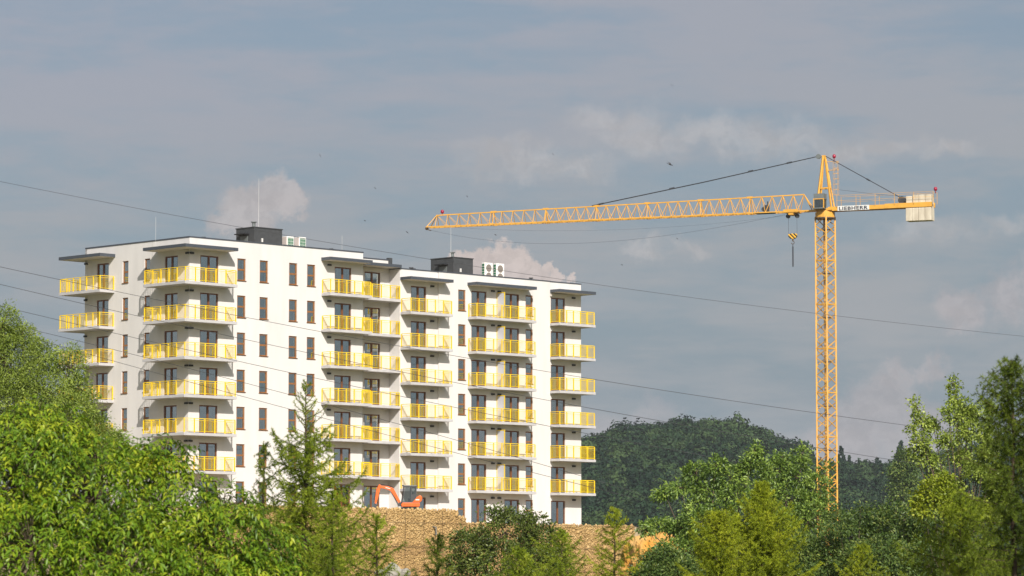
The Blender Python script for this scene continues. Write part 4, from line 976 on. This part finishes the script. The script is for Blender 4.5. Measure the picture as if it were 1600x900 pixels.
def broadleaf(name, base, lobes, clusters, per, sigma, ll, lw, m, label, cat, group, droop=0.3, trunk_r=0.08, bark='bark', shell=(0.55, 1.05), out=0.7, twig=0.35, fold=0.22, flat=0.6, coh=0.5):
    z0 = H(*base); root = empty(name, (base[0], base[1], z0), 0, label, cat, group); off = np.array([base[0], base[1], z0])
    C, O = crown_points(lobes, clusters, shell); n = len(C)
    ct = np.clip(rng.beta(2.2, 2.2, n), 0, 1)
    # every cluster is a spray: spread across its own plane, leaves facing much the same way
    CN = unit(O * 0.75 + rng.normal(size=(n, 3)) * 0.45 + np.array([0, 0, 0.8])); CN_ = np.repeat(CN, per, 0)
    off_ = rng.normal(size=(n * per, 3)) * (sigma * rng.uniform(0.7, 1.35, n).repeat(per))[:, None]
    off_ -= CN_ * (off_ * CN_).sum(1, keepdims=True) * flat
    P = np.repeat(C, per, 0) + off_
    Dr = unit(np.repeat(O, per, 0) * out + unit(off_) * 0.5 + rng.normal(size=(n * per, 3)) * 0.45 + np.array([0, 0, -droop]))
    Nn = unit(rng.normal(size=(n * per, 3)) * (1 - coh) + CN_)
    sz = rng.uniform(0.65, 1.2, n * per)
    V, T = leaves(P, Dr, Nn, ll * sz, lw * sz, fold)
    tint = np.clip(np.repeat(ct, per) * 0.75 + rng.beta(2, 2, n * per) * 0.35 - 0.05, 0, 1)
    me = tri_mesh('crown', V - off, T, m, np.repeat(tint, 4))
    link(bpy.data.objects.new('crown', me), root)
    # trunk, limbs to every lobe, twigs to a share of the leaf clusters
    b = MB(); cen = np.mean([l[0] for l in lobes], 0) - off; fork = np.array([cen[0] * 0.3, cen[1] * 0.3, max(0.4, cen[2] * 0.45)])
    b.tube([(0, 0, -0.3), tuple(fork * 0.5 + np.array([0.03, 0.02, 0])), tuple(fork)], trunk_r, 8, trunk_r * 0.7)
    for (c, r, _) in lobes:
        q = c - off; mid = (fork + q) / 2 + np.array([rng.uniform(-.08, .08), rng.uniform(-.08, .08), -0.12 * abs(q[2] - fork[2]) - 0.02])
        b.tube([tuple(fork), tuple(mid), tuple(q + np.array([0, 0, r[2] * 0.35]))], trunk_r * 0.42, 5, trunk_r * 0.12)
    tb = b.build('trunk', M[bark], root)
    if twig > 0:
        k = rng.random(n) < twig; tw = MB()
        cs = np.array([l[0] for l in lobes])
        for q in C[k][:700]:
            j = np.argmin(((cs - q) ** 2).sum(1)); tw.tube([tuple(cs[j] - off), tuple((cs[j] + q) / 2 - off + rng.normal(size=3) * 0.03), tuple(q - off)], trunk_r * 0.10, 3, trunk_r * 0.03, caps=False)
        tw.build('twig', M[bark], root)['kind'] = 'stuff'
    return root
def larch(px, ptop, Y, prof, m, label, nb=70, e0=12, e1=34, droop_twigs=0.35, dens=1.0, needle=0.048, nw=0.010, seed=0, bare=0.0, bark='bark_dark', needles=5, twigs=17, lv=(0.62, 1.3)):
    """conifer: straight trunk, whorled branches that sweep out and turn up, drooping twigs with needle tufts.
    prof: half width of the crown (pixels at its own distance) against height"""
    r = random.Random(seed); g = np.random.default_rng(seed + 100)
    top = at(px, ptop, Y); z0 = H(top.x, top.y); h = top.z - z0; sc = Y / 5430.0
    pz = np.array([(at(px, p, Y).z - z0) for p, _ in prof][::-1]); pw = np.array([w * sc for _, w in prof][::-1])
    root = empty('larch_tree', (top.x, top.y, z0), 0, label, 'larch tree', 'larches in the foreground')
    b = MB(); wob = [(r.uniform(-.02, .02), r.uniform(-.02, .02)) for _ in range(9)]
    b.tube([(wob[i][0] * (0 < i < 8), wob[i][1] * (0 < i < 8), -0.2 * (i == 0) + h * i / 8) for i in range(9)], 0.014 * h, 8, 0.006)
    tw = MB(); TP, TD, TT = [], [], []
    def tuft_line(p, q, step, tint):
        L = (q - p).length; n = max(2, int(L / step)); d = (q - p).normalized()
        for i in range(n):
            TP.append(tuple(p.lerp(q, (i + r.random()) / n))); TD.append(tuple(d)); TT.append(tint)
    az = r.uniform(0, 6.28); zlow = max(0.25, at(px, 990, Y).z - z0)
    for i in range(nb):
        zz = zlow + (h - 0.05 - zlow) * ((i + 0.5) / nb) ** 0.9; t = zz / h
        az += 2.4 + r.uniform(-0.5, 0.5)
        L = float(np.interp(zz, pz, pw)); L = float(np.interp(zz + 0.30 * L, pz, pw)) * r.uniform(lv[0], lv[1]) + 0.04
        rel = (zz - zlow) / (h - zlow)
        s0 = R(e0 + 30 * rel ** 2 + r.uniform(-8, 8)); s1 = R(e1 + 18 * rel + r.uniform(-10, 10)); sag = R(-14 * (1 - rel))
        hd = Vector((math.cos(az), math.sin(az), 0)); sd = Vector((-hd.y, hd.x, 0))
        n = 9; p = Vector((0, 0, zz)); pts = [p.copy()]
        for k in range(n):
            u = (k + 0.5) / n; el = s0 * (1 - u) + sag * math.sin(math.pi * u) * 1.6 + s1 * u * u
            p = p + (hd * math.cos(el) + Vector((0, 0, 1)) * math.sin(el) + sd * r.uniform(-.08, .08)) * (L / n); pts.append(p.copy())
        b.tube([tuple(q) for q in pts], 0.004 + 0.009 * L, 4, 0.002, caps=False)
        tint = min(1, max(0, r.gauss(0.5, 0.2)))
        top_ = zz > h * (1 - bare); thin = 0.5 if top_ else 1.0
        if top_ and r.random() < 0.35: continue
        for k in range(0, n): tuft_line(pts[k], pts[k + 1], 0.020 / dens / thin, tint)
        nt_ = 0 if top_ else int((3 + twigs * L) * dens)
        for j in range(nt_):
            u = 0.05 + 0.92 * (j + r.random()) / max(1, nt_); x = u * n; k = min(n - 1, int(x)); q = pts[k].lerp(pts[k + 1], x - k)
            d0 = (pts[k + 1] - pts[k]).normalized(); s_ = 1 if j % 2 else -1
            l2 = (0.07 + 0.22 * L * (1.05 - u)) * r.uniform(0.5, 1.4)
            d = (d0 * r.uniform(0.5, 1.0) + sd * s_ * r.uniform(0.3, 1.0) + Vector((0, 0, 1)) * (r.uniform(-0.45, 0.45) - droop_twigs)).normalized()
            e = q + d * l2 + Vector((0, 0, -1)) * l2 * droop_twigs * 0.5
            tw.tube([tuple(q), tuple(q + d * l2 * 0.5), tuple(e)], 0.003, 3, 0.0015, caps=False)
            tt = min(1, max(0, tint + r.gauss(0, 0.12)))
            tuft_line(q, q + d * l2 * 0.5, 0.022 / dens, tt); tuft_line(q + d * l2 * 0.5, e, 0.022 / dens, tt)
    tuft_line(Vector((0, 0, h * 0.5)), Vector((0, 0, h)), 0.02, 0.6)
    b.build('trunk', M[bark], root); tw.build('twig', M[bark], root)['kind'] = 'stuff'
    TP = np.array(TP); TD = np.array(TD); TT = np.array(TT); n = len(TP); K = needles
    D = unit(np.repeat(TD, K, 0) * 0.55 + unit(g.normal(size=(n * K, 3))) * 0.85)
    P = np.repeat(TP, K, 0); ln = (needle * g.uniform(0.7, 1.25, n * K))[:, None]
    side = unit(np.cross(D, unit(g.normal(size=(n * K, 3))))) * nw
    V = np.stack([P - side * 0.5, P + side * 0.5, P + D * ln], 1).reshape(-1, 3)
    T = np.arange(n * K * 3).reshape(-1, 3)
    tint = np.clip(np.repeat(TT, K) + g.normal(size=n * K) * 0.12, 0, 1)
    me = tri_mesh('crown', V, T, m, np.repeat(tint, 3)); link(bpy.data.objects.new('crown', me), root)
    return root

# ------------------------------------------------------------------ walnut tree at the lower left
def walnut():
    Y = 48
    lob = [pxl(*a, Y, dy) for a, dy in (((30, 745, 105, 95), -0.2), ((150, 775, 105, 78), -0.4), ((250, 785, 85, 78), -0.1), ((330, 835, 85, 70), -0.3),
           ((405, 868, 58, 58), -0.1), ((50, 860, 120, 95), -0.9), ((190, 880, 115, 85), -0.9), ((305, 905, 110, 78), -0.7), ((-60, 800, 110, 120), 0.2), ((420, 905, 50, 45), -0.4))]
    lob += [pxl(*a, Y, dy, 1.5) for a, dy in (((262, 706, 26, 30), 0.0), ((150, 708, 48, 34), 0.3), ((20, 680, 66, 48), 0.2), ((350, 790, 36, 32), 0.0), ((215, 716, 40, 30), 0.2), ((90, 672, 44, 40), 0.4), ((60, 655, 30, 30), 0.4))]
    base = (at(120, 900, Y).x, Y + 0.3); z0 = H(*base); off = np.array([base[0], base[1], z0])
    root = empty('walnut_tree', tuple(off), 0, 'big bright green walnut tree with drooping leaflets filling the lower left corner', 'walnut tree', 'broadleaf trees in the foreground')
    # a few compound leaves: stalk with seven leaflets hanging from it
    def frond(seed):
        r = random.Random(seed); V, T, Z = [], [], []
        L = r.uniform(0.21, 0.31); pts = [Vector((L * u, 0, 0.03 * math.sin(3 * u) - 0.16 * L * u * u * 2.2)) for u in (0, .3, .55, .8, 1.0)]
        def leaflet(p, d, l, w, t):
            d = d.normalized(); s = d.cross(Vector((0, 0, 1)));
            if s.length < 0.1: s = Vector((0, 1, 0))
            s.normalize(); nn = s.cross(d); n = len(V)
            for q in (p, p + d * l * .42 + s * w * .5 + nn * w * .16, p + d * l * .45 - nn * w * .06, p + d * l * .42 - s * w * .5 + nn * w * .16, p + d * l * .96 + Vector((0, 0, -l * 0.16))):
                V.append(tuple(q)); Z.append(t)
            T.extend([(n, n + 2, n + 1), (n, n + 3, n + 2), (n + 1, n + 2, n + 4), (n + 2, n + 3, n + 4)])
        for k in (1, 2, 3):
            for s in (-1, 1):
                leaflet(pts[k], Vector((0.55, s * r.uniform(.7, 1.0), r.uniform(-0.8, 0.05))), r.uniform(.078, .125) * (0.72 + 0.10 * k), r.uniform(.028, .044), min(1, max(0, r.gauss(.5, .22))))
        leaflet(pts[4], Vector((1, r.uniform(-.2, .2), r.uniform(-.9, -.3))), r.uniform(.085, .125), .043, min(1, max(0, r.gauss(.55, .17))))
        n = len(V); w = 0.003
        for k in range(4):
            p, q = pts[k], pts[k + 1]; m = len(V); V.extend([tuple(p + Vector((0, -w, 0))), tuple(p + Vector((0, w, 0))), tuple(q)]); T.append((m, m + 1, m + 2)); Z.extend([.9] * 3)
        return np.array(V), np.array(T), np.array(Z)
    fr = [frond(i) for i in range(12)]
    C, O = crown_points(lob, 6200, (0.66, 1.05)); n = len(C)
    hd = unit(O * np.array([1, 1, 0.25]) + rng.normal(size=(n, 3)) * 0.35); hd[:, 2] = hd[:, 2] * 0.5 - rng.uniform(0.0, 0.55, n); X = unit(hd)
    up = unit(np.array([0, 0, 1.0]) + rng.normal(size=(n, 3)) * 0.3 + O * 0.4); Yv = unit(np.cross(up, X)); Zv = np.cross(X, Yv)
    sc = rng.uniform(0.8, 1.2, n)
    proj_x = 800 + F_PX * C[:, 0] / C[:, 1]
    proj_y = 918 - 5430 * C[:, 2] / C[:, 1]
    score = C[:, 1] + np.where((proj_x > -5) & (proj_x < 500) & (proj_y < 905), 0, 50)
    order = np.argsort(score); singles = set(order[:300].tolist())
    meshes = [tri_mesh('leaf', v, t, M['walnut'], z) for v, t, z in fr]
    BV, BT, BZ = [], [], []; cnt = 0
    for i in range(n):
        k = i % 12; v, t, z = fr[k]
        if i in singles:
            o = bpy.data.objects.new('leaf', meshes[k])
            mt = Matrix(((X[i][0], Yv[i][0], Zv[i][0]), (X[i][1], Yv[i][1], Zv[i][1]), (X[i][2], Yv[i][2], Zv[i][2]))).to_4x4()
            o.matrix_basis = Matrix.Translation(Vector(C[i] - off)) @ mt @ Matrix.Scale(sc[i], 4); link(o, root)
        else:
            w = (v[:, :1] * X[i] + v[:, 1:2] * Yv[i] + v[:, 2:] * Zv[i]) * sc[i] + C[i] - off
            BV.append(w); BT.append(t + cnt); q_ = C[i] * 2.6; BZ.append(np.clip(z + rng.normal() * 0.15 + 0.22 * math.sin(q_[0] + 1.3 * math.sin(q_[2])) * math.cos(q_[2] * 1.2 + q_[1]), 0, 1)); cnt += len(v)
    me = tri_mesh('foliage', np.concatenate(BV), np.concatenate(BT), M['walnut'], np.concatenate(BZ))
    o = link(bpy.data.objects.new('foliage', me), root); o['kind'] = 'stuff'
    b = MB(); fork = np.array([0, 0.1, 1.1]); b.tube([(0, 0, -0.3), (0.03, 0, 0.6), tuple(fork)], 0.16, 10, 0.11)
    for (c, r, _) in lob:
        q = c - off; b.tube([tuple(fork), tuple((fork + q) / 2 + np.array([0, 0.1, -0.1])), tuple(q)], 0.06, 6, 0.012)
    b.build('trunk', M['bark'], root)
    cs = np.array([l[0] for l in lob]); tw = MB()
    for q in C[::5]:
        j = np.argmin(((cs - q) ** 2).sum(1)); tw.tube([tuple(cs[j] - off), tuple(q - off)], 0.008, 3, 0.003, caps=False)
    tw.build('twig', M['bark'], root)['kind'] = 'stuff'
walnut()

# ------------------------------------------------------------------ other broadleaf trees and shrubs
BG = 'broadleaf trees in the foreground'
def foot(px, Y): return (at(px, 900, Y).x, Y)
Y = 85
broadleaf('willow_tree', foot(20, Y), [pxl(*a, Y, dy) for a, dy in (((5, 560, 56, 70), 0), ((70, 610, 56, 60), -.3), ((118, 655, 44, 52), 0), ((25, 650, 80, 70), -.5), ((150, 690, 36, 44), 0), ((85, 695, 80, 60), -.4),
          ((-30, 560, 50, 90), .2), ((4, 510, 24, 34), 0), ((62, 560, 24, 28), 0.1), ((108, 575, 24, 34), 0), ((180, 700, 18, 26), .2), ((36, 535, 22, 26), .1), ((128, 610, 18, 26), .1))],
          1500, 46, 0.12, 0.085, 0.026, M['willow'], 'fine leaved grey green willow at the left edge, rising behind the walnut tree', 'willow tree', BG, 0.25, 0.13)
Y = 110
broadleaf('hornbeam_tree', foot(795, Y), [pxl(*a, Y, dy) for a, dy in (((790, 832, 48, 36), 0), ((738, 858, 38, 30), -.2), ((846, 850, 36, 32), 0), ((800, 880, 80, 36), -.5), ((718, 884, 24, 24), 0), ((872, 884, 24, 26), 0),
          ((783, 803, 22, 14), 0.1), ((842, 822, 20, 14), 0), ((868, 838, 14, 8), 0), ((728, 838, 16, 9), 0.1), ((820, 806, 14, 10), 0))],
          640, 26, 0.13, 0.100, 0.058, M['dark_leaf'], 'dark rounded leafy tree in front of the rubble wall, middle of the picture', 'hornbeam tree', BG, 0.1, 0.09)
Y = 120
broadleaf('robinia_tree', foot(1110, Y), [pxl(*a, Y, dy, w) for a, dy, w in (((1088, 738, 22, 13), 0.3, 1.3), ((1118, 728, 18, 12), 0, 1.3), ((1142, 746, 24, 18), 0, 1), ((1181, 704, 9, 12), 0, 2.0), ((1176, 724, 18, 9), 0, 1.5), ((1062, 762, 22, 7), 0.4, 1.8), ((1038, 772, 16, 6), 0.4, 2.2),
          ((1105, 765, 26, 12), 0.2, 1.3), ((1150, 778, 30, 20), -.2, 1), ((1095, 790, 24, 10), 0.2, 1.2), ((1030, 820, 26, 8), 0.4, 1.8), ((1064, 824, 24, 11), 0.2, 1.5), ((1105, 818, 46, 26), -.5, 1), ((1060, 866, 50, 28), -.5, 1), ((1008, 826, 14, 7), 0.3, 1.6), ((1162, 735, 12, 10), 0.2, 1.4), ((1196, 738, 12, 10), 0, 1.4))],
          1000, 14, 0.10, 0.135, 0.060, M['robinia'], 'light green robinia with layered airy branches before the wooded hill', 'robinia tree', BG, 0.35, 0.10, out=0.9)
broadleaf('robinia_tree', foot(1235, Y + 4), [pxl(*a, Y + 4, dy, w) for a, dy, w in (((1213, 736, 22, 22), 0, 1), ((1253, 712, 10, 16), 0, 1.5), ((1245, 742, 26, 26), 0, 1), ((1222, 715, 12, 10), 0, 1.2), ((1275, 765, 24, 26), 0, 1), ((1230, 785, 40, 34), -.3, 1),
          ((1290, 740, 8, 18), 0.2, 1.0), ((1195, 770, 24, 24), 0, 1), ((1265, 810, 44, 40), -.4, 1), ((1210, 830, 50, 40), -.4, 1))],
          1000, 14, 0.10, 0.13, 0.058, M['robinia'], 'green robinia with a raised top shoot just left of the crane mast', 'robinia tree', BG, 0.3, 0.10, out=0.9)
Y = 95
SG = 'shrubs at the lower right'
for args, lab in ((((1330, 840, 40, 34), (1295, 868, 46, 36), (1350, 885, 50, 34), (1310, 815, 22, 20), (1345, 800, 16, 12)), 'dark green shrub below the foot of the crane mast'),
                  (((1392, 828, 40, 32), (1380, 875, 50, 36), (1420, 855, 34, 34), (1400, 800, 20, 14), (1370, 806, 16, 14)), 'dark green shrub between the crane mast and the tall poplar'),
                  (((1462, 830, 40, 36), (1450, 885, 50, 36), (1500, 860, 44, 40), (1440, 800, 22, 16)), 'dark green shrub under the poplar'),
                  (((1245, 868, 44, 34), (1235, 900, 50, 24), (1285, 890, 30, 22)), 'dark green shrub right of the golden larch'),
                  (((1040, 880, 34, 22), (1015, 900, 30, 16), (1065, 895, 30, 20)), 'grey green shrub in front of the orange earth bank')):
    broadleaf('shrub', foot(args[0][0], Y), [pxl(*a, Y + rng.uniform(-1, 1), 0) for a in args], 420, 24, 0.13, 0.10, 0.046, M['shrub'], lab, 'shrub', SG, 0.15, 0.04, twig=0.2)
Y = 100
broadleaf('poplar_tree', foot(1510, Y), [pxl(*a, Y, dy) for a, dy in (((1490, 602, 7, 14), 0), ((1494, 625, 13, 15), 0), ((1513, 640, 13, 15), 0.2), ((1482, 648, 12, 11), -.2), ((1431, 634, 5, 12), 0), ((1437, 655, 11, 13), 0), ((1458, 668, 13, 13), .2),
          ((1440, 690, 15, 13), -.2), ((1478, 688, 15, 15), 0), ((1510, 675, 17, 17), 0), ((1522, 650, 8, 20), .2), ((1540, 668, 11, 22), 0), ((1542, 700, 18, 20), -.2), ((1500, 714, 22, 14), .2), ((1452, 718, 17, 12), 0), ((1524, 733, 22, 16), -.1),
          ((1468, 744, 18, 12), .2), ((1550, 745, 22, 20), 0), ((1545, 636, 9, 18), 0.2), ((1428, 705, 10, 8), 0), ((1490, 765, 20, 16), 0), ((1502, 655, 12, 14), 0), ((1425, 672, 7, 7), 0), ((1555, 790, 26, 26), .2))],
          1000, 16, 0.08, 0.080, 0.060, M['poplar'], 'tall loose poplar with sky showing through its branches, right of the crane', 'poplar tree', BG, 0.2, 0.07, shell=(0.3, 1.1), twig=0.6)
Y = 85
broadleaf('sapling', foot(1480, Y), [pxl(*a, Y, dy) for a, dy in (((1455, 768, 24, 18), 0), ((1490, 785, 26, 20), 0), ((1442, 790, 16, 16), 0), ((1520, 798, 26, 18), -.2), ((1475, 750, 12, 10), 0))],
          480, 11, 0.09, 0.085, 0.055, M['sapling'], 'bright yellow green sapling at the foot of the poplar', 'sapling', SG, 0.2, 0.03)
Y = 620
broadleaf('forest_tree', foot(1412, Y), [pxl(*a, Y, dy) for a, dy in (((1412, 716, 9, 14), 0), ((1402, 735, 11, 12), 0), ((1418, 744, 14, 20), 0), ((1424, 722, 8, 14), 0), ((1408, 765, 18, 22), 0))],
          420, 16, 0.5, 0.42, 0.3, M['shrub'], 'dark rounded tree at the right end of the far wood, beside the poplar', 'tree', 'trees of the far wood', 0.1, 0.22, twig=0)

# ------------------------------------------------------------------ larches
larch(478, 596, 62, [(596, 4), (630, 30), (660, 42), (690, 50), (720, 72), (760, 96), (800, 108), (850, 116), (1000, 125)], M['larch'], 'tall slender larch with a thin bare leader, in front of the white facade', nb=150, seed=1, dens=1.1, bare=0.19, e0=14, e1=62, droop_twigs=0.45)
larch(412, 690, 60, [(690, 3), (705, 8), (730, 17), (770, 26), (850, 34), (1000, 40)], M['larch_deep'], 'narrow feathery larch just left of the tall slender one', nb=44, seed=2, droop_twigs=0.8, e0=20, e1=40, twigs=10)
larch(588, 805, 57, [(805, 4), (815, 16), (840, 36), (870, 46), (900, 58), (1000, 70)], M['larch'], 'young larch at the left end of the rubble wall', nb=36, seed=3, e0=25, e1=50)
larch(684, 838, 52, [(838, 4), (850, 12), (870, 28), (900, 40), (1000, 50)], M['larch_deep'], 'small upright larch in front of the middle of the rubble wall', nb=30, seed=4, e0=35, e1=60, dens=0.9)
larch(878, 828, 76, [(828, 4), (838, 18), (855, 42), (880, 56), (900, 64), (1000, 75)], M['larch'], 'olive green larch just right of the dark rounded tree', nb=60, seed=5, e0=20, e1=48)
larch(960, 793, 70, [(793, 3), (805, 12), (825, 28), (850, 36), (900, 42), (1000, 50)], M['larch_gold'], 'slim yellowish larch before the right end of the rubble wall', nb=50, seed=6, e0=22, e1=48)
larch(812, 858, 64, [(858, 4), (866, 18), (885, 42), (900, 52), (1000, 60)], M['larch'], 'low larch in front of the dark rounded tree', nb=50, seed=7, e0=25, e1=52)
larch(1190, 754, 68, [(754, 3), (768, 14), (785, 26), (805, 52), (830, 68), (860, 74), (900, 82), (1000, 88)], M['larch_gold'], 'bushy golden green larch, taller of the close golden pair', nb=170, seed=8, e0=26, e1=55, dens=1.15)
larch(1124, 800, 67, [(800, 3), (808, 20), (825, 44), (870, 58), (900, 62), (1000, 66)], M['larch_gold'], 'bushy golden green larch, shorter left one of the golden pair', nb=120, seed=9, e0=26, e1=55, dens=1.15)
larch(1580, 562, 46, [(562, 6), (580, 28), (610, 38), (635, 46), (650, 66), (672, 48), (700, 58), (740, 66), (850, 80), (1000, 90)], M['larch_deep'], 'largest larch, dark with long drooping boughs at the right edge', nb=128, seed=10, e0=14, e1=40, droop_twigs=0.7, lv=(0.4, 1.65), twigs=17, needle=0.055)
larch(1500, 768, 49, [(768, 4), (785, 24), (810, 54), (850, 84), (900, 98), (1000, 110)], M['larch'], 'olive green larch with hanging twigs at the foot of the largest larch', nb=74, seed=11, e0=18, e1=34, droop_twigs=0.9, twigs=15)
larch(1346, 850, 72, [(850, 3), (860, 12), (880, 32), (900, 40), (1000, 48)], M['larch_gold'], 'small pale larch among the dark shrubs at the bottom', nb=46, seed=12, e0=25, e1=50)
larch(520, 768, 59, [(768, 3), (785, 20), (810, 38), (850, 56), (900, 66), (1000, 75)], M['larch'], 'bushy larch behind the right flank of the tall slender one', nb=44, seed=13, e0=20, e1=50, droop_twigs=0.5)

# ------------------------------------------------------------------ the far wood on the hill
def forest():
    def crown(seed, cone):
        g = np.random.default_rng(seed); n = 300
        u = unit(g.normal(size=(n, 3))); u[:, 2] = np.abs(u[:, 2]) * (1 if not cone else 1) * np.where(g.random(n) < 0.25, -0.4, 1)
        if cone: t = g.random(n) ** 0.7; a = g.uniform(0, 6.28, n); P = np.stack([np.cos(a) * (1 - t) * 0.8, np.sin(a) * (1 - t) * 0.8, t * 2.6 - 0.6], -1); u = unit(np.stack([np.cos(a), np.sin(a), np.full(n, 0.5)], -1))
        else:
            lump_ = 1 + 0.22 * np.sin(u[:, 0] * 6 + seed) * np.cos(u[:, 1] * 5 + seed * 2) * np.sin(u[:, 2] * 4 + seed)
            P = u * (lump_ * g.uniform(0.75, 1.05, n))[:, None] * np.array([1, 1, 0.95])
        D = unit(u * 0.5 + g.normal(size=(n, 3)) * 0.6); D = unit(D - u * (D * u).sum(1, keepdims=True) * 0.8); V, T = leaves(P, D, unit(u + g.normal(size=(n, 3)) * 0.22), g.uniform(0.15, 0.28, n), g.uniform(0.13, 0.24, n), 0.15)
        return V, T, np.repeat(np.clip(g.normal(0, 0.10, n), -0.3, 0.3), 4)
    pro = [crown(i, False) for i in range(8)] + [crown(20 + i, True) for i in range(3)]
    VV, TT, ZZ = [], [], []; cnt = 0; yy = 840.0
    while yy < 1640:
        x0 = (740 - 800) / 5430 * yy - 12; x1 = (1900 - 800) / 5430 * yy; xx = x0
        while xx < x1:
            X = xx + rng.uniform(-2.6, 2.6); Yp = yy + rng.uniform(-3, 3)
            px = 800 + 5430 * X / Yp
            cone = (px > 1290) and rng.random() < 0.12
            v, t, z = pro[8 + rng.integers(3)] if cone else pro[rng.integers(8)]
            r = rng.uniform(3.0, 6.8) * (0.8 if cone else 1.0); zz = H(X, Yp) + (3.0 + rng.uniform(-1.5, 3.5))
            a = rng.uniform(0, 6.28); c_, s_ = math.cos(a), math.sin(a)
            w = np.stack([v[:, 0] * c_ - v[:, 1] * s_, v[:, 0] * s_ + v[:, 1] * c_, v[:, 2] * (rng.uniform(0.95, 1.35))], -1) * r + np.array([X, Yp, zz])
            VV.append(w); TT.append(t + cnt); ZZ.append(np.clip(z + rng.beta(1.1, 1.1), 0, 1)); cnt += len(v)
            xx += rng.uniform(6.0, 11.0)
        yy += rng.uniform(7.5, 10.0) if yy < 1450 else 6.0
    me = tri_mesh('far_wood', np.concatenate(VV), np.concatenate(TT), M['forest'], np.concatenate(ZZ))
    o = link(bpy.data.objects.new('far_wood', me)); tag(o, 'dense dark green wood covering the far hill', 'wood', kind='stuff')
forest()

# ------------------------------------------------------------------ haze
HAZE = 0.00006
hz = MB(); hz.box(-2700, 2700, -400, 6100, -3.2, 96); ho = hz.build('haze', None); tag(ho, kind='stuff')
hm = bpy.data.materials.new('haze'); hm.use_nodes = True; t = hm.node_tree
for n in list(t.nodes):
    if n.type == 'BSDF_PRINCIPLED': t.nodes.remove(n)
pv = t.nodes.new('ShaderNodeVolumePrincipled'); pv.inputs['Color'].default_value = (0.80, 0.86, 0.94, 1); pv.inputs['Density'].default_value = HAZE
t.links.new(pv.outputs[0], t.nodes['Material Output'].inputs['Volume'])
ho.data.materials.append(hm)
